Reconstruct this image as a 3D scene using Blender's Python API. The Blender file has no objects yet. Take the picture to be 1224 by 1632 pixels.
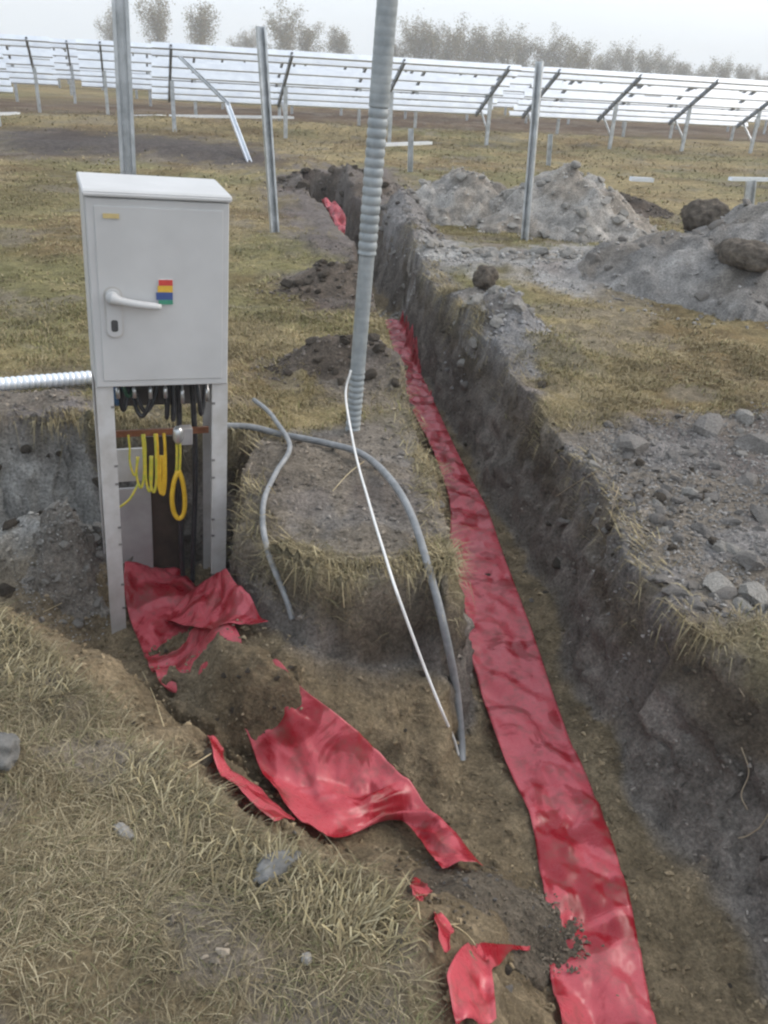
import bpy, bmesh, math, random
import numpy as np
from mathutils import Vector, Matrix

random.seed(7); RNG = np.random.default_rng(11)
sc = bpy.context.scene
COL = sc.collection

# ------------------------------------------------------------------ camera
F, W, H = 1350.0, 1224.0, 1632.0                    # calibration of the photograph (pixels)
ROLL = math.radians(3.5)
PITCH = math.atan((816 - 103) / F * math.cos(ROLL))
EYE = np.array([0.0, 0.0, 1.6])
_f = np.array([0, math.cos(PITCH), -math.sin(PITCH)]); _r = np.array([1.0, 0, 0]); _u = np.cross(_r, _f)
XR = _r * math.cos(ROLL) + _u * math.sin(ROLL)
YU = -_r * math.sin(ROLL) + _u * math.cos(ROLL)
cam_d = bpy.data.cameras.new('camera'); cam = bpy.data.objects.new('camera', cam_d); COL.objects.link(cam)
cam_d.sensor_fit = 'VERTICAL'; cam_d.sensor_height = 24.0; cam_d.lens = 24.0 * F / H
cam_d.clip_start = 0.05; cam_d.clip_end = 3000
M = Matrix((list(XR) + [0], list(YU) + [0], list(-_f) + [0], [0, 0, 0, 1])).transposed()
M.translation = Vector(EYE); cam.matrix_world = M
sc.camera = cam

# ------------------------------------------------------------------ sky, sun, exposure
SUN_EL, SUN_ROT = math.radians(38), math.radians(70)
world = bpy.data.worlds.new('World'); sc.world = world; world.use_nodes = True
wn, wl = world.node_tree.nodes, world.node_tree.links
wn.clear()
w_out = wn.new('ShaderNodeOutputWorld'); w_bg = wn.new('ShaderNodeBackground'); w_sky = wn.new('ShaderNodeTexSky')
w_sky.sky_type = 'NISHITA'; w_sky.sun_disc = False; w_sky.sun_elevation = SUN_EL; w_sky.sun_rotation = SUN_ROT
w_sky.air_density = 1.0; w_sky.dust_density = 6.0; w_sky.ozone_density = 1.0
w_hs = wn.new('ShaderNodeHueSaturation'); w_hs.inputs['Saturation'].default_value = 0.85
w_mx = wn.new('ShaderNodeMixRGB'); w_mx.inputs['Fac'].default_value = 0.55; w_mx.inputs['Color2'].default_value = (9.0, 9.9, 10.8, 1)
wl.new(w_sky.outputs['Color'], w_hs.inputs['Color']); wl.new(w_hs.outputs['Color'], w_mx.inputs['Color1'])
wl.new(w_mx.outputs['Color'], w_bg.inputs['Color'])
wl.new(w_bg.outputs['Background'], w_out.inputs['Surface'])
w_bg.inputs['Strength'].default_value = 0.10
sun_d = bpy.data.lights.new('sun', 'SUN'); sun = bpy.data.objects.new('sun', sun_d); COL.objects.link(sun)
sun_d.energy = 0.55; sun_d.angle = math.radians(30); sun_d.color = (1.0, 0.96, 0.9)
sdir = Vector((math.sin(SUN_ROT) * math.cos(SUN_EL), math.cos(SUN_ROT) * math.cos(SUN_EL), math.sin(SUN_EL)))
sun.rotation_euler = (-sdir).to_track_quat('-Z', 'Y').to_euler()
vs = sc.view_settings; vs.view_transform = 'Standard'; vs.look = 'None'; vs.gamma = 1.0; vs.use_curve_mapping = False
vs.exposure = 0.82
sc.cycles.filter_width = 2.3
sc.cycles.max_bounces = 6; sc.cycles.volume_bounces = 1

# ------------------------------------------------------------------ numeric helpers
def ray(px, py):
    d = _f * F + XR * (px - W / 2) + YU * (H / 2 - py); return d / np.linalg.norm(d)
def at(px, py, z=0.0):
    d = ray(px, py); return EYE + d * ((z - EYE[2]) / d[2])
def aty(px, py, Y):
    d = ray(px, py); return EYE + d * (Y / d[1])
def _hash(ix, iy, s):
    h = (ix.astype(np.int64) * 374761393 + iy.astype(np.int64) * 668265263 + s * 974634541) & 0xffffffff
    h = ((h ^ (h >> 13)) * 1274126177) & 0xffffffff
    h = h ^ (h >> 16)
    return (h & 0xffff) / 65535.0
def vnoise(x, y, s=0):
    x = np.asarray(x, float); y = np.asarray(y, float)
    ix = np.floor(x); iy = np.floor(y); fx = x - ix; fy = y - iy
    fx = fx * fx * fx * (fx * (fx * 6 - 15) + 10); fy = fy * fy * fy * (fy * (fy * 6 - 15) + 10)
    a = _hash(ix, iy, s); b = _hash(ix + 1, iy, s); c = _hash(ix, iy + 1, s); d = _hash(ix + 1, iy + 1, s)
    return (a * (1 - fx) + b * fx) * (1 - fy) + (c * (1 - fx) + d * fx) * fy
def fbm(x, y, o=4, s=0, g=0.5):
    v = 0; a = 1.0; t = 0
    x = np.asarray(x, float); y = np.asarray(y, float)
    for k in range(o):
        v = v + a * vnoise(x, y, s + 17 * k); t += a; a *= g
        x, y = (x * 0.8 - y * 0.6) * 2.03 + 13.1, (x * 0.6 + y * 0.8) * 2.03 + 7.7
    return v / t
def sstep(a, b, x):
    t = np.clip((x - a) / (b - a), 0, 1); return t * t * (3 - 2 * t)
def seg_dist(x, y, pts, closed=False):
    P = list(pts) + ([pts[0]] if closed else [])
    best = np.full(np.shape(x), 1e9)
    for (x0, y0), (x1, y1) in zip(P[:-1], P[1:]):
        dx, dy = x1 - x0, y1 - y0; L = dx * dx + dy * dy + 1e-12
        t = np.clip(((x - x0) * dx + (y - y0) * dy) / L, 0, 1)
        best = np.minimum(best, (x - x0 - t * dx) ** 2 + (y - y0 - t * dy) ** 2)
    return np.sqrt(best)
def inside(x, y, pts):
    r = np.zeros(np.shape(x), bool); n = len(pts); j = n - 1
    for i in range(n):
        xi, yi = pts[i]; xj, yj = pts[j]
        if yi != yj:
            r ^= ((yi > y) != (yj > y)) & (x < (xj - xi) * (y - yi) / (yj - yi) + xi)
        j = i
    return r
def sdf(x, y, pts):                                   # >0 inside
    d = seg_dist(x, y, pts, True); return np.where(inside(x, y, pts), d, -d)

# ------------------------------------------------------------------ the ground: field, cable pit and trench
FLOOR = -0.65
BANK = [(-3.4, 2.60), (-2.4, 2.42), (-1.6, 2.28), (-1.26, 2.20), (-1.04, 2.05), (-.76, 1.80), (-.50, 1.55), (-.28, 1.36),
        (-.12, 1.28), (.05, 1.22), (.11, 1.10), (.13, .97), (.16, .3), (.16, -1.2)]
WALL = [(.16, -1.2), (1.55, -1.2), (1.55, 1.0), (1.52, 1.9), (1.42, 2.22), (1.25, 2.30), (1.08, 2.42), (1.0, 2.73), (1.0, 3.25), (.87, 4.08), (.73, 4.85),
        (.60, 5.62), (.36, 6.79), (.05, 9.2), (-.45, 11.3), (-.95, 13.3), (-1.55, 13.4), (-1.05, 11.3), (-.55, 9.2), (-.32, 7.5),
        (-.15, 6.29), (.06, 4.52), (.22, 3.47), (.26, 3.0), (.24, 2.60), (.17, 2.64), (-.01, 2.56), (-.18, 2.50), (-.43, 2.68),
        (-.56, 2.88), (-.60, 3.3), (-.58, 3.72), (-1.5, 3.68), (-2.0, 3.60), (-2.6, 3.62), (-3.4, 3.55), (-3.4, 2.60)]
PIT = BANK + WALL[1:-1]
def pitfields(x, y):
    wx = x + 0.10 * (fbm(x * 3.1, y * 3.1, 3, 5) - .5) + 0.05 * (fbm(x * 11, y * 11, 2, 6) - .5)
    wy = y + 0.10 * (fbm(x * 3.1, y * 3.1, 3, 8) - .5) + 0.05 * (fbm(x * 11, y * 11, 2, 9) - .5)
    ins = inside(wx, wy, PIT)
    db = seg_dist(wx, wy, BANK); dw = seg_dist(wx, wy, WALL)
    return ins, db, dw
# bumps: x, y, rx, ry, height, rotation  (spoil thrown up along the trench, turf ridges)
BUMPS = []
def bump(px, py, rx, ry, h, rot=0.0):
    p = at(px, py); BUMPS.append((p[0], p[1], rx, ry, h, rot))
bump(530, 465, .45, .30, .16); bump(600, 460, .28, .25, .12); bump(540, 600, .38, .22, .15); bump(620, 610, .20, .22, .09)
bump(480, 290, .6, .5, .14); bump(560, 300, .5, .5, .12); bump(610, 285, .5, .45, .12); bump(470, 330, .5, .4, .12); bump(500, 390, .5, .4, .10)
bump(650, 390, .30, .5, .18); bump(640, 345, .30, .5, .20); bump(790, 520, .32, .25, .12); bump(760, 480, .25, .25, .1); bump(830, 560, .3, .25, .09)
bump(890, 570, .35, .18, .08); bump(520, 800, .35, .2, .05); bump(600, 760, .3, .3, .05); bump(450, 740, .2, .2, .05)
bump(60, 650, .6, .18, .08); bump(350, 700, .2, .15, .05); bump(760, 430, .6, .3, .08); bump(930, 440, .7, .35, .10)
for k in range(12): bump(20 + k * 38, 232 + k * 2.2, .9, .6, .03 + .04 * random.random())
for k in range(26): bump(40 + k * 48, 196 + k * 1.6, 1.5, 1.6, .03 + .05 * random.random())
def Hbase(x, y):
    z = 0.10 * (fbm(x * .35, y * .35, 3, 1) - .5) * sstep(1.0, 6, np.hypot(x, y)) + 0.06 * (fbm(x * 2.2, y * 2.2, 4, 2) - .5) + .05 * (fbm(x * 7, y * 7, 4, 3) - .5)
    for bx, by, rx, ry, h, rot in BUMPS:
        d = ((x - bx) / rx) ** 2 + ((y - by) / ry) ** 2
        z = z + h * np.exp(-d * 1.2) * (0.7 + 0.6 * fbm(x * 4 + bx, y * 4, 3, 31))
    return z - 0.06 * sstep(.3, 1.2, x) * sstep(7, 4, y)
def wall_width(x, y):
    return 0.09 + 0.11 * fbm(x * 2, y * 2, 2, 41) + .20 * sstep(2.45, 2.1, y) * sstep(.8, 1.0, x)
def Hterr(x, y):
    x = np.asarray(x, float); y = np.asarray(y, float)
    ins, db, dw = pitfields(x, y)
    z0 = Hbase(x, y)
    deep = -FLOOR + z0
    widen = wall_width(x, y)
    cut = np.minimum(sstep(0, .60, db) ** 0.8, np.clip(dw / widen * (.75 + .5 * fbm(x * 13, y * 13, 3, 43)), 0, 1) ** .8 * .95 + .05 * sstep(0, .3, dw))
    mi = sstep(2.95, 2.80, y) * sstep(.34, .24, x) * sstep(-.80, -.60, x)
    cut_i = .50 * np.clip(dw / .075 * (.7 + .6 * fbm(x * 9, y * 9, 3, 44)), 0, 1) + .50 * sstep(.02, .55, dw) ** .9
    cut = cut * (1 - mi) + np.minimum(cut_i, sstep(0, .60, db) ** .8) * mi
    z = z0 - np.where(ins, cut * deep, 0)
    soil = np.where(ins, sstep(.02, .2, np.minimum(db, dw)), 0)
    z = z + soil * (0.10 * (fbm(x * 6, y * 6, 5, 51, .6) - .5) + 0.10 * (fbm(x * 1.6 + 4, y * 1.6, 2, 52) - .5))
    # soil shovelled back over the branch trench, where it buries the red film
    for cx, cy, rx, ry, h in ((-.62, 2.50, .34, .22, .13), (-.36, 2.28, .26, .20, .12), (-.70, 2.82, .12, .10, .06), (.26, 1.72, .24, .20, .10), (.38, 1.45, .20, .25, .07),
                              (-1.55, 3.35, .45, .30, .34), (-.02, 2.28, .34, .18, .05), (-1.14, 2.95, .22, .18, -.10)):
        z = z + np.where(ins, h * np.exp(-(((x - cx) / rx) ** 2 + ((y - cy) / ry) ** 2)) * (0.75 + .5 * fbm(x * 7, y * 7, 3, 61)), 0)
    return z
def hit(px, py, lift=0.0):
    d = ray(px, py); t = np.concatenate([np.arange(.9, 7, .003), np.arange(7, 60, .02)])
    P = EYE[None] + d[None] * t[:, None]
    below = P[:, 2] < Hterr(P[:, 0], P[:, 1])
    i = int(np.argmax(below)); p = P[i]
    return np.array([p[0], p[1], p[2] + lift])
def hits(L, lift=0.0): return [hit(a, b, lift) for a, b in L]
def wpoly(L, z=0.0): return [tuple(at(a, b, z)[:2]) for a, b in L]

# bare-earth patches of the field (outlines read off the photograph, laid on the ground)
DIRT = [
    (wpoly([(375, 705), (470, 690), (640, 670), (700, 770), (715, 850), (600, 895), (500, 885), (390, 810)]), (.21, .19, .17), .09),
    (wpoly([(830, 680), (900, 670), (960, 660), (1080, 650), (1300, 640), (1300, 950), (1130, 965), (1040, 1000), (960, 880), (870, 760)]), (.22, .205, .195), .10),
    (wpoly([(640, 385), (690, 470), (760, 540), (800, 600), (850, 680), (905, 690), (850, 600), (800, 540), (740, 470), (690, 390)]), (.19, .17, .155), .10),
    (wpoly([(650, 345), (690, 370), (760, 392), (900, 388), (1060, 400), (1040, 470), (920, 470), (800, 440), (700, 440), (640, 400)]), (.30, .285, .27), .25),
    (wpoly([(700, 470), (790, 478), (880, 540), (850, 590), (770, 560)]), (.24, .23, .225), .12),
    (wpoly([(-60, 622), (140, 622), (160, 705), (-60, 700)]), (.19, .17, .16), .15),
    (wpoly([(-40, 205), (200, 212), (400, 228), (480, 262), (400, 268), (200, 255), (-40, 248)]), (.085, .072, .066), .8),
    (wpoly([(445, 440), (560, 430), (620, 460), (600, 505), (480, 500)]), (.14, .12, .105), .2),
    (wpoly([(470, 575), (560, 560), (640, 580), (640, 655), (520, 640)]), (.15, .13, .115), .12),
    (wpoly([(430, 290), (500, 262), (640, 270), (640, 420), (560, 420), (470, 400)]), (.14, .12, .11), .4),
    (wpoly([(-200, 152), (300, 165), (700, 180), (1400, 212), (1400, 236), (700, 205), (300, 188), (-200, 175)]), (.125, .088, .058), 2.5),
]
def masks(x, y):
    """grass cover 0..1 and bare-earth colour for ground points"""
    x = np.asarray(x, float); y = np.asarray(y, float)
    ins, db, dw = pitfields(x, y)
    nz = fbm(x * 1.7, y * 1.7, 4, 71); nf = fbm(x * 6, y * 6, 3, 72); nl = fbm(x * .45, y * .45, 3, 73)
    g = np.stack([.205 + .06 * nf, .172 + .052 * nf, .105 + .035 * nf], -1)                 # dry thatch
    green = np.stack([.135 + .04 * nf, .130 + .035 * nf, .055 + .02 * nf], -1)
    wm = sstep(2.2, 3.6, y)[..., None]; g = g * (1 - wm) + g * wm * np.array([1.06, 1.0, .84])
    g = g * (.6 + .8 * fbm(x * 3.3, y * 3.3, 3, 77))[..., None]
    k = sstep(.44, .66, nl * .6 + nz * .4)[..., None]
    col = g * (1 - k * .75) + green * k * .75
    grass = np.ones(np.shape(x))
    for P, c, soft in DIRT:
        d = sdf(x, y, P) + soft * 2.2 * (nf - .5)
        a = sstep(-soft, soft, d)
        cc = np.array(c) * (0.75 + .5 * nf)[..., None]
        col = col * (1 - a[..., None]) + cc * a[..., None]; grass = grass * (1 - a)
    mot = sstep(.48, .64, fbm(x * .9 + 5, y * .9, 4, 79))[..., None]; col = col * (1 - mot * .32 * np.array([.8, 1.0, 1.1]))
    bare = np.maximum(sstep(.60, .72, nz) * .6, sstep(.47, .60, fbm(x * 3.6, y * 3.6, 4, 74)) * .9 * sstep(6, 3, y))
    col = col * (1 - bare[..., None]) + np.array((.20, .17, .135)) * bare[..., None]; grass = grass * (1 - bare * .8)
    # pit and trench
    dmin = np.minimum(db, dw); ww_ = wall_width(x, y)
    a = np.where(ins, sstep(-.02, .06, dmin), 0.0)
    wallm = np.where(ins, 1 - sstep(.95, 1.35, dw / ww_), 0.0) * (1 - .75 * sstep(.08, .16, dw) * sstep(2.95, 2.80, y) * sstep(.34, .24, x) * sstep(-.8, -.6, x))
    nh = fbm(x * 14, y * 14, 3, 75)
    floor = np.stack([.135 + .14 * nh, .104 + .110 * nh, .064 + .072 * nh], -1)
    wallc = np.stack([.115 + .17 * nf * nz * 2, .099 + .155 * nf * nz * 2, .084 + .142 * nf * nz * 2], -1)
    top_ = (1 - sstep(.25, .45, dw / ww_ + .3 * (nf - .5)))[..., None]; wallc = wallc * (1 - top_) + wallc * np.array([.60, .54, .46]) * top_
    sub = floor * (1 - wallm[..., None]) + wallc * wallm[..., None]
    # pale clay in the back wall left of the cabinet
    pc = np.exp(-(((x + 1.58) / .40) ** 2 + ((y - 3.5) / .30) ** 2)) * sstep(.35, .6, nf * .6 + nz * .4)
    pc = np.clip(pc * 1.6, 0, 1)[..., None]
    sub = sub * (1 - pc) + np.array((.33, .32, .30)) * pc
    col = col * (1 - a[..., None]) + sub * a[..., None]
    grass = grass * (1 - np.where(ins, sstep(.0, .06, np.minimum(db * .8, dw)), 0))
    return np.clip(grass, 0, 1), col

def axis_coords(lo, hi, step, far_lo, far_hi, g):
    a = list(np.arange(lo, hi, step)); s = step; v = a[-1]
    while v < far_hi: s *= g; v += s; a.append(v)
    s = step; v = lo; pre = []
    while v > far_lo: s *= g; v -= s; pre.append(v)
    return np.array(pre[::-1] + a)
GX = axis_coords(-2.1, 1.65, .0105, -500, 500, 1.06); GY = axis_coords(.7, 5.6, .0115, -60, 900, 1.018)
GXX, GYY = np.meshgrid(GX, GY); GZ = Hterr(GXX, GYY); GG, GC = masks(GXX, GYY)
def _bil(A, x, y):
    i = np.clip(np.searchsorted(GX, x) - 1, 0, len(GX) - 2); j = np.clip(np.searchsorted(GY, y) - 1, 0, len(GY) - 2)
    u = np.clip((x - GX[i]) / (GX[i + 1] - GX[i]), 0, 1); v = np.clip((y - GY[j]) / (GY[j + 1] - GY[j]), 0, 1)
    if A.ndim == 3: u = u[..., None]; v = v[..., None]
    return (A[j, i] * (1 - u) + A[j, i + 1] * u) * (1 - v) + (A[j + 1, i] * (1 - u) + A[j + 1, i + 1] * u) * v
def Hterr(x, y): return _bil(GZ, np.asarray(x, float), np.asarray(y, float))       # from here on: look the sheet up
def masks(x, y): return _bil(GG, np.asarray(x, float), np.asarray(y, float)), _bil(GC, np.asarray(x, float), np.asarray(y, float))
# ------------------------------------------------------------------ object helpers
def link(name, me, mat=None, parent=None):
    o = bpy.data.objects.new(name, me); COL.objects.link(o)
    if mat is not None and me is not None and not me.materials: me.materials.append(mat)
    if parent is not None: o.parent = parent
    return o
def tag(o, label=None, cat=None, group=None, kind=None):
    if label: o['label'] = label
    if cat: o['category'] = cat
    if group: o['group'] = group
    if kind: o['kind'] = kind
    return o
def empty(name, loc=(0, 0, 0), rot=(0, 0, 0)):
    o = bpy.data.objects.new(name, None); COL.objects.link(o); o.location = loc; o.rotation_euler = rot
    o.empty_display_size = .1; return o
def mesh_np(name, V, Fq, smooth=True, colors=None):
    me = bpy.data.meshes.new(name)
    V = np.asarray(V, np.float32); Fq = np.asarray(Fq, np.int32); k = Fq.shape[1]
    me.vertices.add(len(V)); me.vertices.foreach_set('co', V.ravel())
    me.loops.add(Fq.size); me.loops.foreach_set('vertex_index', Fq.ravel())
    me.polygons.add(len(Fq)); me.polygons.foreach_set('loop_start', np.arange(0, Fq.size, k, dtype=np.int32))
    me.update(calc_edges=True)
    me.polygons.foreach_set('use_smooth', np.full(len(Fq), smooth, bool))
    if colors is not None:
        ca = me.color_attributes.new('Col', 'FLOAT_COLOR', 'POINT')
        c4 = np.ones((len(V), 4), np.float32); c4[:, :3] = colors; ca.data.foreach_set('color', c4.ravel())
    me.validate(); return me
def mesh_bm(bm, name='m', smooth=False):
    bmesh.ops.recalc_face_normals(bm, faces=bm.faces)
    me = bpy.data.meshes.new(name); bm.to_mesh(me); bm.free()
    if smooth:
        for p in me.polygons: p.use_smooth = True
    return me
def box_bm(bm, x0, x1, y0, y1, z0, z1, bev=0.0):
    r = bmesh.ops.create_cube(bm, size=1.0)
    for v in r['verts']:
        v.co = Vector(((x0 + x1) / 2 + v.co.x * (x1 - x0), (y0 + y1) / 2 + v.co.y * (y1 - y0), (z0 + z1) / 2 + v.co.z * (z1 - z0)))
    if bev > 0:
        es = list({e for v in r['verts'] for e in v.link_edges})
        bmesh.ops.bevel(bm, geom=es, offset=bev, segments=2, profile=.5, affect='EDGES')
def box(name, x0, x1, y0, y1, z0, z1, mat, parent, bev=0.0):
    bm = bmesh.new(); box_bm(bm, x0, x1, y0, y1, z0, z1, bev); return link(name, mesh_bm(bm), mat, parent)
def catmull(P, n=12):
    P = [np.array(p, float) for p in P]; Q = [2 * P[0] - P[1]] + P + [2 * P[-1] - P[-2]]; out = []
    for i in range(1, len(Q) - 2):
        for k in range(n):
            t = k / n; a, b, c, d = Q[i - 1], Q[i], Q[i + 1], Q[i + 2]
            out.append(.5 * (2 * b + (c - a) * t + (2 * a - 5 * b + 4 * c - d) * t * t + (3 * b - a - 3 * c + d) * t ** 3))
    out.append(P[-1]); return np.array(out)
def tube_me(path, rad, seg=10, cap=True):
    P = np.asarray(path, float); n = len(P); rad = np.broadcast_to(np.asarray(rad, float), (n,))
    T = np.gradient(P, axis=0); T /= np.linalg.norm(T, axis=1)[:, None] + 1e-9
    a = np.array([0, 0, 1.0]) if abs(T[0][2]) < .9 else np.array([1.0, 0, 0])
    N = np.cross(T[0], a); N /= np.linalg.norm(N); V = []
    for i in range(n):
        N = N - T[i] * (N @ T[i]); N /= np.linalg.norm(N) + 1e-9; B = np.cross(T[i], N)
        for k in range(seg):
            th = 2 * math.pi * k / seg; V.append(P[i] + rad[i] * (math.cos(th) * N + math.sin(th) * B))
    Fc = [(i * seg + k, i * seg + (k + 1) % seg, (i + 1) * seg + (k + 1) % seg, (i + 1) * seg + k) for i in range(n - 1) for k in range(seg)]
    if cap: Fc += [tuple(range(seg - 1, -1, -1)), tuple((n - 1) * seg + k for k in range(seg))]
    me = bpy.data.meshes.new('tube'); me.from_pydata([tuple(v) for v in V], [], Fc)
    for p in me.polygons: p.use_smooth = True
    me.update(); return me
def extrude_profile(prof, length, closed=True, axis='z'):
    """prof: closed outline (x,y); extruded along +z"""
    bm = bmesh.new()
    a = [bm.verts.new((x, y, 0)) for x, y in prof]; b = [bm.verts.new((x, y, length)) for x, y in prof]
    n = len(prof)
    for i in range(n): bm.faces.new((a[i], a[(i + 1) % n], b[(i + 1) % n], b[i]))
    bm.faces.new(a[::-1]); bm.faces.new(b)
    return bm
def c_profile(w, d, lip, t):
    """C channel: back web along x at y=0, flanges to y=d, lips inward"""
    h = w / 2
    return [(-h, 0), (h, 0), (h, d), (h - lip, d), (h - lip, d - t), (h - t, d - t), (h - t, t), (-h + t, t), (-h + t, d - t), (-h + lip, d - t), (-h + lip, d), (-h, d)]
def bar_matrix(p0, p1, up=(0, 0, 1)):
    z = (Vector(p1) - Vector(p0)).normalized(); x = Vector(up).cross(z)
    if x.length < 1e-4: x = Vector((1, 0, 0))
    x.normalize(); y = z.cross(x)
    m = Matrix((list(x) + [0], list(y) + [0], list(z) + [0], [0, 0, 0, 1])).transposed(); m.translation = Vector(p0); return m
def cbar(name, p0, p1, prof, mat, parent, up=(0, 0, 1)):
    L = (Vector(p1) - Vector(p0)).length
    bm = extrude_profile(prof, L); bm.transform(bar_matrix(p0, p1, up)); return link(name, mesh_bm(bm), mat, parent)

# ------------------------------------------------------------------ materials
def mat_new(name):
    m = bpy.data.materials.new(name); m.use_nodes = True; nt = m.node_tree
    b = nt.nodes['Principled BSDF']; return m, nt, b
def noise_node(nt, scale, detail=4, rough=.6, coord='Object'):
    tc = nt.nodes.new('ShaderNodeTexCoord'); n = nt.nodes.new('ShaderNodeTexNoise')
    n.inputs['Scale'].default_value = scale; n.inputs['Detail'].default_value = detail; n.inputs['Roughness'].default_value = rough
    nt.links.new(tc.outputs[coord], n.inputs['Vector']); return n
def ramp_node(nt, src, stops):
    r = nt.nodes.new('ShaderNodeValToRGB'); e = r.color_ramp.elements
    e[0].position, e[0].color = stops[0][0], (*stops[0][1], 1); e[1].position, e[1].color = stops[-1][0], (*stops[-1][1], 1)
    for p, c in stops[1:-1]: x = e.new(p); x.color = (*c, 1)
    nt.links.new(src, r.inputs['Fac']); return r
def bump_node(nt, b, src, strength, dist):
    bn = nt.nodes.new('ShaderNodeBump'); bn.inputs['Strength'].default_value = strength; bn.inputs['Distance'].default_value = dist
    nt.links.new(src, bn.inputs['Height']); nt.links.new(bn.outputs['Normal'], b.inputs['Normal']); return bn
def noisy(name, c0, c1, scale, rough=.6, metal=0.0, bump=0.0, bdist=.01, spec=.5, lo=.35, hi=.65, detail=5):
    m, nt, b = mat_new(name); n = noise_node(nt, scale, detail)
    r = ramp_node(nt, n.outputs['Fac'], [(lo, c0), (hi, c1)]); nt.links.new(r.outputs['Color'], b.inputs['Base Color'])
    b.inputs['Roughness'].default_value = rough; b.inputs['Metallic'].default_value = metal; b.inputs['Specular IOR Level'].default_value = spec
    if bump: bump_node(nt, b, n.outputs['Fac'], bump, bdist)
    return m
def attr_mat(name, rough, fine_scale, amp, bump, bdist, spec=.2, transl=0.0):
    m, nt, b = mat_new(name); a = nt.nodes.new('ShaderNodeVertexColor'); a.layer_name = 'Col'
    n = noise_node(nt, fine_scale, 8, .7)
    r = ramp_node(nt, n.outputs['Fac'], [(.28, (1 - amp,) * 3), (.72, (1 + amp,) * 3)])
    mx = nt.nodes.new('ShaderNodeMixRGB'); mx.blend_type = 'MULTIPLY'; mx.inputs['Fac'].default_value = 1
    nt.links.new(a.outputs['Color'], mx.inputs['Color1']); nt.links.new(r.outputs['Color'], mx.inputs['Color2'])
    n2 = noise_node(nt, fine_scale * 8, 6, .75)
    r2 = ramp_node(nt, n2.outputs['Fac'], [(.30, (1 - amp,) * 3), (.70, (1 + amp,) * 3)])
    m2 = nt.nodes.new('ShaderNodeMixRGB'); m2.blend_type = 'MULTIPLY'; m2.inputs['Fac'].default_value = 1
    nt.links.new(mx.outputs['Color'], m2.inputs['Color1']); nt.links.new(r2.outputs['Color'], m2.inputs['Color2'])
    nt.links.new(m2.outputs['Color'], b.inputs['Base Color'])
    b.inputs['Roughness'].default_value = rough; b.inputs['Specular IOR Level'].default_value = spec
    if bump:
        ad = nt.nodes.new('ShaderNodeMath'); ad.operation = 'MULTIPLY_ADD'; ad.inputs[1].default_value = .4
        nt.links.new(n2.outputs['Fac'], ad.inputs[0]); nt.links.new(n.outputs['Fac'], ad.inputs[2])
        bump_node(nt, b, ad.outputs[0], bump, bdist)
    return m
MAT = {}
MAT['ground'] = attr_mat('ground_soil', .95, 9.0, .45, .9, .03)
MAT['grass'] = attr_mat('dry_grass', .8, 40, .2, 0, 0, .25)
MAT['clod'] = noisy('clay_clod', (.165, .150, .136), (.265, .245, .225), 14, .95, 0, .8, .02, .2)
MAT['clod_pale'] = noisy('pale_clay', (.23, .215, .195), (.36, .34, .31), 10, .95, 0, .8, .02, .2)
MAT['clod_dark'] = noisy('dark_topsoil', (.055, .045, .036), (.15, .125, .10), 16, .95, 0, .9, .03, .2)
MAT['rock'] = noisy('bluish_grey_stone', (.10, .098, .094), (.20, .195, .185), 22, .9, 0, .8, .01, .2)
MAT['crumb'] = attr_mat('soil_crumbs', .95, 30, .3, 0, 0)
MAT['paint'] = noisy('cabinet_grey_polyester', (.50, .495, .49), (.56, .555, .55), 4, .45, 0, .03, .002, .4)
MAT['paint_dirty'] = noisy('leg_grey_dirty', (.44, .42, .395), (.57, .56, .55), 9, .5, 0, .05, .002, .4)
MAT['gasket'] = noisy('dark_gap', (.05, .05, .05), (.08, .08, .08), 30, .8)
MAT['slot'] = noisy('shaded_slot', (.16, .15, .145), (.22, .21, .20), 30, .8)
MAT['galv'] = noisy('galvanised_steel', (.42, .44, .45), (.66, .68, .70), 9, .42, .75, .04, .003)
MAT['galv_bright'] = noisy('bright_galvanised_rail', (.72, .75, .80), (.84, .87, .90), 3, .4, .5, .02, .003)
MAT['galv_shaded'] = noisy('shaded_rafter_steel', (.16, .17, .18), (.26, .27, .28), 5, .5, .5, .03, .003)  # shade on the rafter undersides is put into this darker steel colour
MAT['conduit'] = noisy('grey_corrugated_conduit', (.25, .275, .285), (.35, .375, .385), 12, .45, .1, .05, .003)
MAT['cable'] = noisy('grey_cable_sheath', (.17, .175, .18), (.27, .275, .28), 18, .45, 0, .06, .002)
MAT['cable_dark'] = noisy('black_cable_sheath', (.02, .02, .022), (.05, .05, .055), 18, .4)
MAT['white'] = noisy('white_cable', (.70, .69, .67), (.80, .79, .77), 20, .4)
MAT['yellow'] = noisy('yellow_insulation', (.62, .36, .02), (.78, .50, .04), 25, .45)
MAT['yellowgreen'] = noisy('yellow_green_insulation', (.40, .42, .05), (.66, .50, .06), 40, .45)
MAT['copper'] = noisy('oxidised_copper_bar', (.20, .085, .045), (.34, .16, .09), 20, .45, .6)
MAT['lug'] = noisy('tinned_lug', (.55, .56, .56), (.75, .75, .75), 20, .35, .8)
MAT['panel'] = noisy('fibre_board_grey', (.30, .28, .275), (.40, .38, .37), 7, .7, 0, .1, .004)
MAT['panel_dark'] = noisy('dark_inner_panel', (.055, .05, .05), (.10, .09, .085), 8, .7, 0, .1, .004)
MAT['board'] = noisy('shaded_brown_board', (.035, .026, .020), (.075, .055, .042), 9, .8, 0, .2, .004)
MAT['blue'] = noisy('blue_insulation', (.02, .07, .16), (.04, .12, .22), 20, .45)
MAT['greenw'] = noisy('green_insulation', (.03, .09, .06), (.05, .15, .09), 20, .45)
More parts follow.
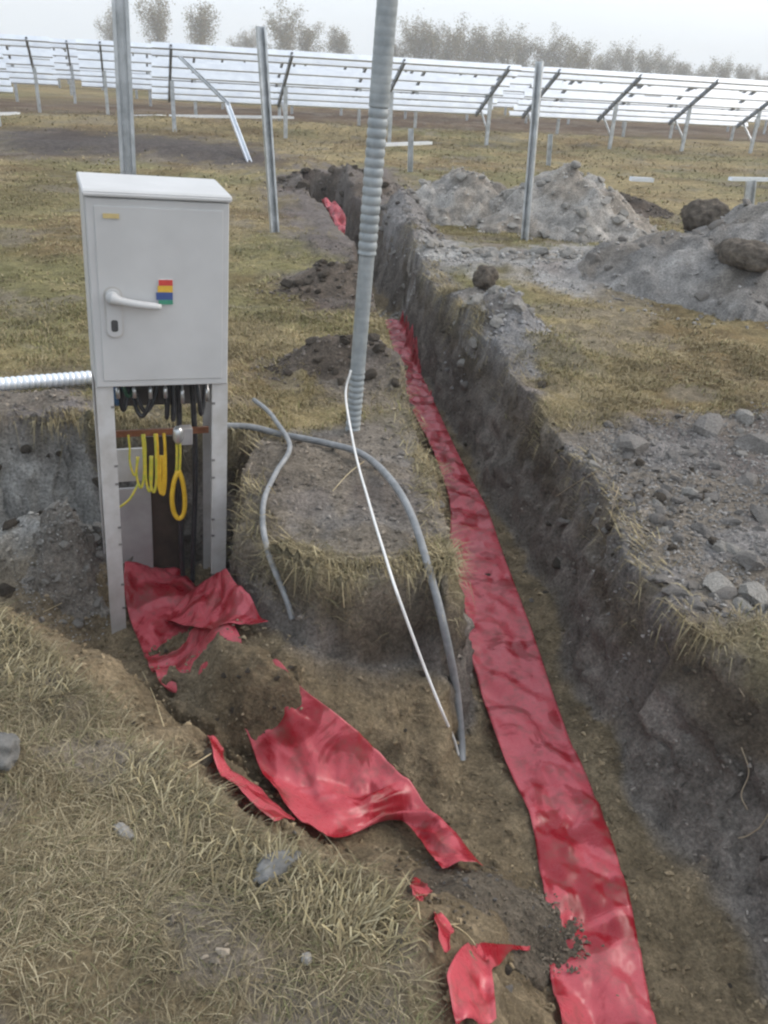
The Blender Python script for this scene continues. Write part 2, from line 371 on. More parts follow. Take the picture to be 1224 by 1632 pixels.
for nm, c in (('s_red', (.62, .07, .06)), ('s_yellow', (.75, .46, .06)), ('s_blue', (.06, .10, .28)), ('s_green', (.07, .30, .20)), ('s_plate', (.60, .47, .22)), ('s_white', (.75, .74, .72))):
    MAT[nm] = noisy(nm, tuple(.88 * v for v in c), c, 60, .4)
def film_mat():
    m, nt, b = mat_new('red_warning_film')
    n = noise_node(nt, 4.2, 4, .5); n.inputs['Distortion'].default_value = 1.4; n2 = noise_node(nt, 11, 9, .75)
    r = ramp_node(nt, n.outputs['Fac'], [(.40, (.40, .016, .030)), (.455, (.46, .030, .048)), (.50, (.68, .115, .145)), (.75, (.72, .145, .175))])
    d = ramp_node(nt, n2.outputs['Fac'], [(.50, (0, 0, 0)), (.74, (.7, .7, .7))])
    mx = nt.nodes.new('ShaderNodeMixRGB'); mx.inputs['Color2'].default_value = (.16, .12, .085, 1)
    nt.links.new(d.outputs['Color'], mx.inputs['Fac']); nt.links.new(r.outputs['Color'], mx.inputs['Color1'])
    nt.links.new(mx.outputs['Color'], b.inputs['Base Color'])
    rr = ramp_node(nt, n2.outputs['Fac'], [(.4, (.22,) * 3), (.72, (.6,) * 3)]); nt.links.new(rr.outputs['Color'], b.inputs['Roughness'])
    b.inputs['Specular IOR Level'].default_value = .6; b.inputs['Transmission Weight'].default_value = 0.0
    n3 = noise_node(nt, 7, 5, .6); n3.noise_type = 'RIDGED_MULTIFRACTAL'; n3.inputs['Distortion'].default_value = .6; bump_node(nt, b, n3.outputs['Fac'], .55, .014)
    tr = nt.nodes.new('ShaderNodeBsdfTranslucent'); nt.links.new(mx.outputs['Color'], tr.inputs['Color'])
    ms = nt.nodes.new('ShaderNodeMixShader'); ms.inputs['Fac'].default_value = .38
    nt.links.new(b.outputs['BSDF'], ms.inputs[1]); nt.links.new(tr.outputs['BSDF'], ms.inputs[2])
    nt.links.new(ms.outputs['Shader'], nt.nodes['Material Output'].inputs['Surface'])
    return m
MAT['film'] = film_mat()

# ------------------------------------------------------------------ ground sheet
gx, gy, X, Y, Z, Cm = GX, GY, GXX, GYY, GZ, GC
# overhanging, ragged walls: push wall points sideways a little
nx, ny = len(gx), len(gy)
V = np.stack([X, Y, Z], -1).reshape(-1, 3)
wz = sstep(-.03, -.10, V[:, 2]) * sstep(FLOOR + .02, FLOOR + .14, V[:, 2])
blk = fbm(V[:, 1] * 7 + V[:, 0] * 5, V[:, 2] * 10 + V[:, 0] * 2, 5, 81, .62) - .5
blk = blk + .35 * (np.abs(fbm(V[:, 1] * 4 - V[:, 0] * 3, V[:, 2] * 5, 2, 83) - .5) * 4 - .5) * .4
V[:, 0] += .12 * blk * wz; V[:, 1] += .05 * (fbm(V[:, 0] * 7, V[:, 2] * 10, 4, 84) - .5) * wz
idx = np.arange(nx * ny).reshape(ny, nx)
Fq = np.stack([idx[:-1, :-1], idx[:-1, 1:], idx[1:, 1:], idx[1:, :-1]], -1).reshape(-1, 4)
ground = link('ground', mesh_np('ground', V, Fq, True, Cm.reshape(-1, 3)), MAT['ground']); tag(ground, kind='structure')

# ------------------------------------------------------------------ clods, spoil heaps
def hull_mesh(name, npts, sq=(1, 1, .75), seed=0):
    rr = random.Random(seed); bm = bmesh.new()
    for k in range(npts):
        v = Vector((rr.gauss(0, 1), rr.gauss(0, 1), rr.gauss(0, 1))).normalized() * rr.uniform(.78, 1.0)
        bm.verts.new((v.x * sq[0], v.y * sq[1], v.z * sq[2]))
    r = bmesh.ops.convex_hull(bm, input=bm.verts)
    bmesh.ops.delete(bm, geom=[g for g in r['geom_interior'] if isinstance(g, bmesh.types.BMVert)], context='VERTS')
    return mesh_bm(bm, name)
CL = {}
for key in ('clod', 'clod_pale', 'clod_dark'):
    CL[key] = []
    for s in range(6):
        bm = bmesh.new(); bmesh.ops.create_icosphere(bm, subdivisions=2, radius=1); rr_ = random.Random(s * 7 + len(key)); sq_ = (1, rr_.uniform(.62, .95), rr_.uniform(.5, .8))
        cuts = [(Vector((rr_.gauss(0, 1), rr_.gauss(0, 1), rr_.gauss(0, 1))).normalized(), rr_.uniform(.45, .8)) for _ in range(6)]
        for v in bm.verts:
            for nv, dv in cuts:
                e_ = v.co.dot(nv) - dv
                if e_ > 0: v.co -= nv * e_
            v.co = Vector((v.co.x * sq_[0], v.co.y * sq_[1], v.co.z * sq_[2])) * rr_.uniform(.84, 1.14)
        me = mesh_bm(bm, 'clod'); me.materials.append(MAT[key]); CL[key].append(me)
def add_clod(parent, x, y, z, r, key):
    o = bpy.data.objects.new('clod', random.choice(CL[key])); COL.objects.link(o)
    o.location = (x, y, z); o.rotation_euler = (random.uniform(-.5, .5), random.uniform(-.5, .5), random.uniform(0, 6.28))
    s = r; o.scale = (s * random.uniform(.8, 1.2), s * random.uniform(.8, 1.2), s * random.uniform(.7, 1.1))
    o.parent = parent; return o
HN = .35
CRUMBS = []                                            # x, y, z, radius, colour
def crumb(x, y, z, r, c): CRUMBS.append((x, y, z, r, c))
def soil_heap(label, cx, cy, rx, ry, h, rot, key, col, n_clods, rc, seed, sharp=1.4, name='soil_heap', up=0.0, lev=None):
    """an irregular dumped mound with its larger clods"""
    root = empty(name, (0, 0, 0)); tag(root, label, 'soil heap')
    n = 84; u = np.linspace(-1.15, 1.15, n); U, Vv = np.meshgrid(u, u)
    ca, sa = math.cos(rot), math.sin(rot)
    xx = cx + rx * U * ca - ry * Vv * sa; yy = cy + rx * U * sa + ry * Vv * ca
    def hh(U, Vv, xx, yy):
        r = np.hypot(U, Vv) * (1 + HN * (fbm(U * 1.6 + seed, Vv * 1.6, 4, seed, .65) - .5))
        z = h * np.clip(1 - r, -.3, 1) ** 1 * 1.0
        z = np.where(r < 1, h * np.clip(1 - np.clip(r, 0, 1) ** sharp, 0, 1), -.10 * (r - 1) / .15)
        return z + np.where(r < 1, 1, 0) * (h * .5 * (fbm(U * 4 + seed, Vv * 4, 4, seed + 3) - .5) + .055 * min(1, h * 3) * (fbm(xx * 9, yy * 9, 4, seed + 5, .6) - .5))
    gz = Hterr(xx, yy)
    if lev is not None: gz = np.clip(gz, lev - .30, lev + .10)
    zz = gz + hh(U, Vv, xx, yy) - .015 + up
    Vt = np.stack([xx, yy, zz], -1).reshape(-1, 3); idx = np.arange(n * n).reshape(n, n)
    Fq = np.stack([idx[:-1, :-1], idx[:-1, 1:], idx[1:, 1:], idx[1:, :-1]], -1).reshape(-1, 4)
    nf = fbm(Vt[:, 0] * 5, Vt[:, 1] * 5 + Vt[:, 2] * 6, 4, seed + 9)
    nb = sstep(.5, .66, fbm(Vt[:, 0] * 2.2, Vt[:, 1] * 2.2, 3, seed + 11))[:, None]
    cc = np.array(col)[None] * (.55 + .8 * nf)[:, None]; cc = cc * (1 - .45 * nb) + cc * np.array([.62, .52, .40]) * nb * .45
    link('mound', mesh_np('mound', Vt, Fq, True, cc), MAT['ground'], root)
    for k in range(n_clods):
        a, q = random.uniform(0, 6.28), random.random() ** .6 * 1.05
        U1, V1 = q * math.cos(a), q * math.sin(a)
        x = cx + rx * U1 * ca - ry * V1 * sa; y = cy + rx * U1 * sa + ry * V1 * ca
        z = float(Hterr(x, y)) + max(0, float(hh(np.array(U1), np.array(V1), x, y))) - .015 + up
        r = rc * random.uniform(.35, 1.0) ** 1.6
        add_clod(root, x, y, z + r * .15, r, key)
    for k in range(n_clods * (5 if lev is None else 22)):
        a, q = random.uniform(0, 6.28), random.random() ** .5 * (1.2 if lev is None else 1.4)
        U1, V1 = q * math.cos(a), q * math.sin(a)
        x = cx + rx * U1 * ca - ry * V1 * sa; y = cy + rx * U1 * sa + ry * V1 * ca
        z = float(Hterr(x, y)) + max(0, float(hh(np.array(U1), np.array(V1), x, y))) - .012 + up
        crumb(x, y, z, rc * random.uniform(.12, .32) if lev is None else .002 + .007 * random.random() ** 2, np.array(col) * random.uniform(.7, 1.4))
    return root
P = at(755, 352); soil_heap('pale grey clay heap, left of the two mounds behind the leaning thin post', P[0] - .05, P[1] + .4, .85, .7, .58, .1, 'clod_pale', (.36, .34, .315), 46, .09, 21)
P = at(915, 372); soil_heap('tall cone of pale grey clay right beside the thin galvanised post', P[0] - .05, P[1] + .5, 1.12, .95, .70, -.1, 'clod_pale', (.37, .345, .315), 60, .10, 25, 1.1)
P = at(1000, 345); soil_heap('low dark turf heap at the right foot of the tall clay cone', P[0], P[1] + .3, .8, .5, .20, .2, 'clod_dark', (.12, .10, .085), 20, .13, 28)
P = at(1175, 500); soil_heap('big grey spoil heap at the right edge topped with turf sods', P[0] + .45, P[1] + 1.0, 1.55, 1.25, .72, .3, 'clod', (.27, .255, .24), 110, .085, 33, 1.2)
P = at(840, 420); soil_heap('flat band of pale rubble between the post and the trench', P[0], P[1] + .1, 1.3, .42, .10, -.05, 'clod_pale', (.34, .325, .305), 90, .10, 37)
P = at(805, 520); soil_heap('small grey clay heap on the right lip of the trench', P[0], P[1], .30, .50, .12, .35, 'clod_pale', (.27, .26, .255), 40, .08, 41)
P = at(530, 470); soil_heap('dark earth heap left of the ribbed conduit post', P[0], P[1], .50, .32, .08, .1, 'clod_dark', (.16, .135, .115), 40, .07, 45)
P = at(560, 608); soil_heap('dark earth heap around the foot of the ribbed conduit post', P[0] - .04, P[1] + .05, .46, .24, .07, .0, 'clod_dark', (.165, .14, .12), 40, .06, 49)
P = at(550, 300); soil_heap('dark spoil thrown up at the far end of the trench', P[0], P[1], 1.0, .7, .18, .1, 'clod_dark', (.15, .13, .115), 50, .11, 53)
P = at(630, 360); soil_heap('narrow grey spoil ridge along the far right trench edge', P[0] + .15, P[1] + .1, .28, 1.3, .20, .12, 'clod', (.22, .205, .195), 50, .08, 57)

def over(label, px, py, rx, ry, h, rot, col, seed, up=.03, key='clod_dark', n=26, rc=.022, sharp=1.3):
    p = hit(px, py); global HN; HN = .9; return soil_heap(label, p[0], p[1], rx, ry, h, rot, key, col, n, rc, seed, sharp, 'soil_heap', up, p[2])
BR = (.21, .168, .112)
over('brown soil shovelled over the red film between cabinet and crumpled film', 368, 1115, .25, .15, .07, -.45, BR, 61, .058, n=14, rc=.016)
over('small brown soil patch lying on the film below the cabinet', 280, 1040, .10, .065, .04, .1, (.17, .135, .085), 65, .05, n=6, rc=.012)
over('dark soil bridge between the bank scraps and the long film', 775, 1450, .25, .17, .03, -.2, (.135, .112, .085), 67, .02, 'clod', n=24, rc=.014, sharp=2.2)
over('dark soil spilled onto the left edge of the long film', 866, 1490, .10, .09, .020, .5, (.16, .132, .10), 69, .030, 'clod', n=20, rc=.009, sharp=2.0)
over('pale clay slump against the pit wall left of the cabinet', 112, 880, .17, .20, .22, .1, (.30, .285, .265), 71, .0, 'clod_pale', 60, .035, 1.1)
# the clod field on the right of the trench: one spread of clay with its lumps
root = empty('clay_spread'); tag(root, 'spread of loose grey clay lumps right of the trench', 'soil heap')
poly = wpoly([(925, 700), (1000, 672), (1090, 655), (1290, 640), (1310, 960), (1080, 955), (1000, 880), (950, 780)])
px_ = [p[0] for p in poly]; py_ = [p[1] for p in poly]
big = [(1005, 715, .13), (1130, 690, .14), (1205, 715, .12), (1100, 785, .06), (1135, 795, .05), (1060, 790, .045), (1185, 665, .10), (1150, 940, .10), (1195, 900, .09), (1210, 955, .1),
       (1120, 850, .06), (1165, 835, .07), (1080, 860, .05), (1220, 830, .09), (1045, 830, .05), (1140, 745, .07), (1190, 770, .08), (950, 730, .06), (1075, 735, .06), (1030, 770, .05)]
for a, b, r in big:
    p = hit(a, b); add_clod(root, p[0], p[1], p[2] + r * .02, r * .95, random.choice(['clod', 'clod', 'clod_pale']))
cnt = 0
while cnt < 170:
    x, y = random.uniform(min(px_), max(px_)), random.uniform(min(py_), max(py_))
    if sdf(np.array(x), np.array(y), poly) < -.05 * random.random(): continue
    if inside(np.array(x), np.array(y), PIT): continue
    r = .014 + .045 * random.random() ** 2.6; z = float(Hterr(x, y)); cnt += 1
    add_clod(root, x, y, z + r * .05, r, random.choice(['clod', 'clod', 'clod', 'clod_pale']))
cnt = 0
while cnt < 5200:
    x, y = random.uniform(min(px_), max(px_)), random.uniform(min(py_), max(py_))
    if sdf(np.array(x), np.array(y), poly) < -.12 * random.random(): continue
    cnt += 1; crumb(x, y, 0.0, random.uniform(.003, .013), np.array((.24, .225, .21)) * random.uniform(.6, 1.4))
for k in range(4200):
    x, y = random.uniform(-2.1, 1.5), random.uniform(1.0, 7.5) if random.random() < .75 else random.uniform(3.3, 3.8)
    z = float(Hterr(x, y))
    if z > -.04 or (z < FLOOR + .12 and random.random() > .12): continue
    r = .010 + .030 * random.random() ** 2.5
    if y > 3: r *= 1.3
    add_clod(ground, x, y, z, r, random.choice(['clod', 'clod_dark', 'clod_dark'])); WC = globals().get('WC', 0) + 1
    if WC > 290: break
# crumbs in trench, pit, on bare patches
xs = RNG.uniform(-2.4, 1.4, 60000); ys = RNG.uniform(.6, 8.5, 60000)
g, c = masks(xs, ys); sel = (RNG.random(60000) > g * 1.3 + .25) & (np.hypot(xs, 0) < 2.4)
xs, ys, c = xs[sel], ys[sel], c[sel]
for x, y, cc in zip(xs[:15000], ys[:15000], c[:15000]):
    crumb(x, y, 0.0, .004 + .014 * random.random() ** 2.5, cc * random.uniform(.6, 1.5))
CR = CRUMBS
me0 = hull_mesh('crumb', 9, (1, .85, .7), 5); v0 = np.array([v.co[:] for v in me0.vertices]); f0 = []
for p in me0.polygons:
    vs_ = list(p.vertices)
    for k in range(1, len(vs_) - 1): f0.append((vs_[0], vs_[k], vs_[k + 1]))
f0 = np.array(f0)
cx = np.array([q[0] for q in CR]); cy = np.array([q[1] for q in CR]); cz = np.array([q[2] for q in CR]); cr = np.array([q[3] for q in CR]); cc = np.array([q[4] for q in CR])
gz = Hterr(cx, cy); cz = np.maximum(gz, np.where(cz == 0, -9, cz)) + cr * .2
an = RNG.uniform(0, 6.28, len(cx)); ca, sa = np.cos(an), np.sin(an)
VV = np.zeros((len(cx), len(v0), 3)); sx = RNG.uniform(.7, 1.3, (len(cx), 1))
VV[:, :, 0] = cx[:, None] + cr[:, None] * sx * (v0[None, :, 0] * ca[:, None] - v0[None, :, 1] * sa[:, None])
VV[:, :, 1] = cy[:, None] + cr[:, None] * (v0[None, :, 0] * sa[:, None] + v0[None, :, 1] * ca[:, None])
VV[:, :, 2] = cz[:, None] + cr[:, None] * v0[None, :, 2]
FF = (f0[None] + (np.arange(len(cx)) * len(v0))[:, None, None]).reshape(-1, 3)
o = link('loose_soil_crumbs', mesh_np('loose_soil_crumbs', VV.reshape(-1, 3), FF, False, np.repeat(cc, len(v0), 0)), MAT['crumb'])
tag(o, 'loose crumbs of soil and clay scattered over the bare ground', 'soil crumbs', kind='stuff')

# loose sods and stones
def lump(name, label, cat, px, py, r, key, sq, seed, sink=.25, Yd=None):
    p = hit(px, py) if Yd is None else aty(px, py, Yd)
    bm = bmesh.new(); bmesh.ops.create_icosphere(bm, subdivisions=4, radius=1)
    for v in bm.verts:
        c = v.co.copy(); d = 1 + .55 * (float(fbm(np.array(c.x * 1.6 + seed + c.z), np.array(c.y * 1.6 - c.z), 3, seed)) - .5) + .25 * (float(fbm(np.array(c.x * 5 + seed), np.array(c.y * 5 + c.z * 5), 3, seed + 1)) - .5)
        v.co = Vector((c.x * sq[0], c.y * sq[1], c.z * sq[2])) * d * r
    o = link(name, mesh_bm(bm, name, True), MAT[key]); o.location = (p[0], p[1] + r * .5, p[2] + r * sq[2] * (1 - sink)); o.rotation_euler = (0, 0, seed)
    return tag(o, label, cat)
lump('turf_sod', 'round dark turf sod perched on top of the right spoil heap', 'turf sod', 1124, 375, .20, 'clod_dark', (1.1, .9, .75), 3, .1, 8.1)
lump('turf_sod', 'long dark grassy sod lying on the flank of the right spoil heap', 'turf sod', 1190, 432, .24, 'clod_dark', (1.3, .7, .5), 5, .15, 7.0)
lump('turf_sod', 'small dark sod between straw grass and the small clay heap', 'turf sod', 772, 462, .12, 'clod_dark', (1, .8, .8), 8, .2)
lump('stone', 'grey rounded stone at the left edge of the foreground grass', 'stone', -4, 1225, .055, 'rock', (.9, .9, .9), 9, .45)
lump('stone', 'small pale angular stone in the left foreground grass', 'stone', 195, 1335, .022, 'clod_pale', (1.5, .7, .6), 12, .5)
lump('stone', 'tiny white pebble in the grass at the bottom of the picture', 'stone', 488, 1537, .012, 'clod_pale', (1, .9, .8), 14, .0)
lump('stone', 'flat grey stone in the grass below the crumpled red film', 'stone', 440, 1395, .045, 'rock', (.8, 1.3, .4), 15, .95)

# ------------------------------------------------------------------ red warning film
def film(label, left, right, lift=.015, nl=90, nw=14, wr=.02, seed=0, drape=False, curl=0.0, rag=0.0, sag=None, name='warning_film'):
    """a strip of thin film draped over the soil between two edge lines"""
    L = catmull(left, 24); R = catmull(right, 24)
    def res(Pp, n):
        s = np.concatenate([[0], np.cumsum(np.linalg.norm(np.diff(Pp, axis=0), axis=1))]); t = np.linspace(0, s[-1], n)
        return np.stack([np.interp(t, s, Pp[:, k]) for k in range(3)], -1)
    L, R = res(L, nl), res(R, nl); w = np.linspace(0, 1, nw)
    P = L[:, None] * (1 - w)[None, :, None] + R[:, None] * w[None, :, None]
    ln = np.arange(nl)[:, None] / nl * np.linalg.norm(np.diff(L, axis=0), axis=1).sum(); wd = np.linalg.norm(R - L, axis=1)[:, None] * w[None]
    # creases: ridged noise along directions
    n1 = 1 - np.abs(2 * fbm(ln * 4 + wd * 3 + seed, wd * 6 - ln * 1.3, 2, seed + 100) - 1)
    n2 = 1 - np.abs(2 * fbm(ln * 11 - wd * 6, wd * 13 + ln * 3 + seed, 2, seed + 101) - 1)
    wx = ln + .10 * fbm(ln * 3, wd * 3, 2, seed + 106); wy = wd + .10 * fbm(ln * 3, wd * 3, 2, seed + 107)
    fold = 0; rf = random.Random(seed)
    for q in range(7):
        th = rf.uniform(0, math.pi); fr = rf.uniform(1.6, 6.5); ph = wx * math.cos(th) * fr + wy * math.sin(th) * fr + rf.random()
        fold = fold + (np.abs(2 * (ph - np.floor(ph)) - 1) - .5) / fr * 2.2 * sstep(.35, .6, fbm(ln * 2.2 + q * 9, wd * 2.2, 2, seed + 110 + q))
    wrk = wr * (fold * 1.7 + .30 * n2 ** 2 + .15 * n1 ** 3 - .2) + wr * .3 * (fbm(ln * 2.5, wd * 2.5 + seed, 2, seed + 102) - .5)
    gz = np.max([Hterr(P[..., 0] + a_, P[..., 1] + b_) for a_, b_ in ((0, 0), (.016, 0), (-.016, 0), (0, .016), (0, -.016))], 0)
    ed = (1 - np.abs(2 * w - 1) ** 3)[None] * .85 + .15
    wrk = wrk * ed
    sm_ = np.mean([Hterr(P[..., 0] + r_ * math.cos(q_), P[..., 1] + r_ * math.sin(q_)) for r_ in (.03, .06, .09) for q_ in np.arange(0, 6.28, .785)], 0)
    base = sm_ + .006 if drape else np.maximum(P[..., 2], gz)
    gz = gz if not drape else np.minimum(gz, sm_ + .02)
    Zz = np.maximum(base + wrk, gz + .004) + lift
    if curl: Zz = Zz + curl * (np.abs(2 * w - 1) ** 4)[None] * fbm(ln * 3 + seed, ln * 0 + w[None] * 2, 2, seed + 103)
    if rag:
        P[..., 0] += rag * (fbm(ln * 9, wd * 9, 3, seed + 104) - .5); P[..., 1] += rag * (fbm(ln * 9, wd * 9, 3, seed + 105) - .5)
    Vt = np.stack([P[..., 0], P[..., 1], Zz], -1).reshape(-1, 3); idx = np.arange(nl * nw).reshape(nl, nw)
    Fq = np.stack([idx[:-1, :-1], idx[:-1, 1:], idx[1:, 1:], idx[1:, :-1]], -1).reshape(-1, 4)
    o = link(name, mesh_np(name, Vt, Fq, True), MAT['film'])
    sm = o.modifiers.new('thickness', 'SOLIDIFY'); sm.thickness = .0008
    return tag(o, label, 'film')
Zf = FLOOR
tl = [(613, 512), (640, 600), (655, 650), (690, 720), (716, 800), (718, 880), (740, 1000), (768, 1110), (800, 1200), (838, 1300), (858, 1400), (868, 1500), (880, 1640), (890, 1760)]
tr = [(640, 515), (668, 590), (700, 660), (735, 735), (775, 810), (800, 880), (845, 1000), (880, 1105), (915, 1200), (958, 1300), (990, 1400), (1015, 1500), (1042, 1640), (1060, 1760)]
film('long red warning film laid along the floor of the main trench', [at(a, b, Zf + .02) for a, b in tl][::-1], [at(a, b, Zf + .02) for a, b in tr][::-1], .008, 520, 30, .020, 3, False, .0)
film('short red film scrap at the far end of the trench', [at(512, 318, -.05), at(525, 345, -.12), at(540, 372, -.2)], [at(532, 322, -.05), at(550, 345, -.12), at(550, 374, -.2)], .03, 30, 10, .05, 9, False)
def H2(L, lift=0): return hits(L, lift)
film('red film spread under the open cabinet frame', H2([(200, 905), (200, 960), (225, 1040), (250, 1085), (268, 1120)]), H2([(285, 915), (325, 965), (368, 1000), (385, 1045), (352, 1085)]), .022, 90, 50, .034, 21, True, .01)
film('bright red film flap folded over at the right cabinet leg', [hit(268, 985, .02), hit(320, 965, .07), hit(362, 955, .10)], [hit(262, 1010, .04), hit(335, 1030, .03), hit(428, 1020, .03)], .03, 40, 22, .03, 25, False, .03)
film('crumpled red film running down the branch trench from the shovelled soil', H2([(335, 1130), (392, 1185), (415, 1245), (455, 1300), (508, 1342), (600, 1325), (650, 1335), (702, 1400)]), H2([(440, 1065), (480, 1108), (545, 1165), (600, 1218), (635, 1250), (660, 1272), (712, 1330), (768, 1394)]), .024, 150, 60, .036, 33, True, .02)
film('narrow red film shred half buried along the near bank', H2([(328, 1190), (345, 1240), (392, 1290), (440, 1330)]), H2([(346, 1192), (362, 1235), (415, 1275), (470, 1322)]), .015, 40, 8, .03, 37, True, .02, .02)
film('small round red film knob poking out of the bank grass', H2([(658, 1428), (652, 1440), (662, 1458)]), H2([(670, 1427), (683, 1440), (674, 1459)]), .03, 24, 16, .05, 41, True, .02, .03)
film('short red film scrap between dry stalks at the bank foot', H2([(696, 1478), (689, 1508), (701, 1538)]), H2([(703, 1478), (717, 1506), (709, 1538)]), .03, 30, 16, .05, 43, True, .02, .03)
film('red film strip turned down at the bottom edge beside the bank', H2([(762, 1525), (715, 1560), (712, 1600), (722, 1660)]), H2([(770, 1545), (780, 1570), (782, 1605), (784, 1660)]), .03, 40, 14, .03, 45, True, .03)
film('small folded red film corner pointing at the long trench film', H2([(756, 1522), (800, 1522), (842, 1520)]), H2([(768, 1552), (805, 1540), (842, 1528)]), .02, 24, 8, .02, 47, True)

# ------------------------------------------------------------------ the cable distribution cabinet
CB = empty('cable_cabinet', (-1.161, 3.013, FLOOR)); tag(CB, 'pale grey cable distribution cabinet on an open leg frame in the pit', 'cabinet')
def rotm(a, ax): return Matrix.Rotation(a, 4, ax)
CB.matrix_world = Matrix.Translation((-1.161, 3.013, FLOOR)) @ rotm(.384, 'Z') @ rotm(.040, 'Y') @ rotm(.013, 'X')
CW, CD, CH1, CH2 = .499, .320, 1.117, 1.827
# legs: folded channel posts of the plinth frame
for lx, fx in ((0, 1), (CW, -1)):
    for ly, fy in ((0, 1), (CD, -1)):
        bm = bmesh.new()
        prof = [(0, 0), (.062, 0), (.062, .014), (.0045, .014), (.0045, .055), (0, .055)] if fy == 1 else [(0, 0), (.045, 0), (.045, .004), (.0045, .004), (.0045, .055), (0, .055)]
        pr = [(lx + fx * a, ly + fy * b) for a, b in prof]
        if fx * fy < 0: pr = pr[::-1]
        b2 = extrude_profile(pr, CH1 + .20); b2.transform(Matrix.Translation((0, 0, -.20)))
        leg = link('leg', mesh_bm(b2), MAT['paint_dirty'], CB)
        if fy == 1:                                       # slots punched along the inner edge of the front legs
            for zs in (.10, .22, .42, .50, .70, .78, 1.03):
                x0 = lx + fx * .050; x1 = lx + fx * .0635
                box('slot', min(x0, x1), max(x0, x1), -.002, .006, zs, zs + .010, MAT['slot'], leg)
# box: shell
bm = bmesh.new()
t = .012
box_bm(bm, 0, t, .012, CD, CH1, CH2 - .012); box_bm(bm, CW - t, CW, .012, CD, CH1, CH2 - .012); box_bm(bm, t, CW - t, CD - t, CD, CH1, CH2 - .012)
box_bm(bm, t, CW - t, .014, .022, CH2 - .05, CH2 - .012)
body = link('body', mesh_bm(bm), MAT['paint'], CB)
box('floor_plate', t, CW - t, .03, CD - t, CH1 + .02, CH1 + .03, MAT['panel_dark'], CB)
box('gap_seal', .012, CW - .012, .006, .016, CH1 + .012, CH2 - .018, MAT['gasket'], CB)
# door with a raised pan
bm = bmesh.new(); box_bm(bm, .003, CW - .003, -.010, .006, CH1 + .002, CH2 - .026, .004)
door = link('door', mesh_bm(bm), MAT['paint'], CB)
bm = bmesh.new(); box_bm(bm, .030, CW - .026, -.0135, -.0095, CH1 + .028, CH2 - .052, .0018); link('door_panel', mesh_bm(bm), MAT['paint'], door)
# roof cap, sloping to the front
bm = bmesh.new()
pr = [(-.022, 0), (-.022, .014), (-.010, .023), (CD - .03, .034), (CD + .008, .032), (CD + .012, .0)]
vs0 = [bm.verts.new((-.006, a, b)) for a, b in pr]; vs1 = [bm.verts.new((CW + .005, a, b)) for a, b in pr]
for i in range(len(pr)): bm.faces.new((vs0[i], vs0[(i + 1) % len(pr)], vs1[(i + 1) % len(pr)], vs1[i]))
bm.faces.new(vs0[::-1]); bm.faces.new(vs1)
bmesh.ops.recalc_face_normals(bm, faces=bm.faces); bmesh.ops.bevel(bm, geom=list(bm.edges), offset=.004, segments=3, affect='EDGES'); bm.transform(Matrix.Translation((0, 0, CH2 - .022)))
link('roof_cap', mesh_bm(bm, smooth=False), MAT['paint'], CB)
# swing handle
hz = CH1 + .325; hx = .078
def rounded_plate(x0, x1, z0, z1, y0, y1, r, seg=6):
    pts = []
    for cx_, cz_, a0 in ((x1 - r, z1 - r, 0), (x0 + r, z1 - r, 90), (x0 + r, z0 + r, 180), (x1 - r, z0 + r, 270)):
        for k in range(seg + 1): a = math.radians(a0 + 90 * k / seg); pts.append((cx_ + r * math.cos(a), cz_ + r * math.sin(a)))
    bm = bmesh.new(); a = [bm.verts.new((x, y0, z)) for x, z in pts]; b = [bm.verts.new((x, y1, z)) for x, z in pts]; n = len(pts)
    for i in range(n): bm.faces.new((a[i], a[(i + 1) % n], b[(i + 1) % n], b[i]))
    bm.faces.new(a); bm.faces.new(b[::-1]); bmesh.ops.recalc_face_normals(bm, faces=bm.faces); return bm
handle = link('handle', mesh_bm(rounded_plate(hx - .026, hx + .026, hz - .125, hz + .050, -.022, -.012, .024)), MAT['paint'], CB)
link('escutcheon_rim', mesh_bm(rounded_plate(hx - .033, hx + .033, hz - .133, hz + .058, -.0148, -.0125, .030)), MAT['paint_dirty'], handle)
ptsH = catmull([(hx - .012, -.034, hz + .022), (hx + .03, -.040, hz + .010), (hx + .09, -.045, hz + .000), (hx + .165, -.045, hz - .008)], 6)
meH = tube_me(ptsH, np.interp(np.linspace(0, 1, len(ptsH)), [0, .15, .3, .9, 1], [.020, .021, .016, .014, .010]), 12); link('lever', meH, MAT['paint'], handle)
link('pivot', tube_me([(hx - .004, -.012, hz + .020), (hx - .004, -.030, hz + .020), (hx - .004, -.040, hz + .020)], .023, 16), MAT['paint'], handle)
link('lock_recess', mesh_bm(rounded_plate(hx - .012, hx + .012, hz - .105, hz - .062, -.0232, -.0215, .008)), MAT['gasket'], handle)
# stickers
sx0, sz0 = .238, CH1 + .318
st = box('safety_sticker', sx0, sx0 + .052, -.0178, -.0150, sz0, sz0 + .094, MAT['s_white'], CB); st['label'] = 'four colour sticker in red, yellow, blue and green'
for k, (mk, z0, z1, dx0) in enumerate((('s_red', .071, .092, 0), ('s_yellow', .047, .0705, -.004), ('s_blue', .019, .0465, -.010), ('s_green', .002, .0187, -.002))):
    b_ = box('sticker_band', sx0 + .001 + dx0, sx0 + .051, -.0190, -.0181, sz0 + z0, sz0 + z1, MAT[mk], st)
np_ = box('name_plate', .058, .112, -.0178, -.0150, CH2 - .092, CH2 - .076, MAT['s_plate'], CB); np_['label'] = 'tiny yellowed name plate'
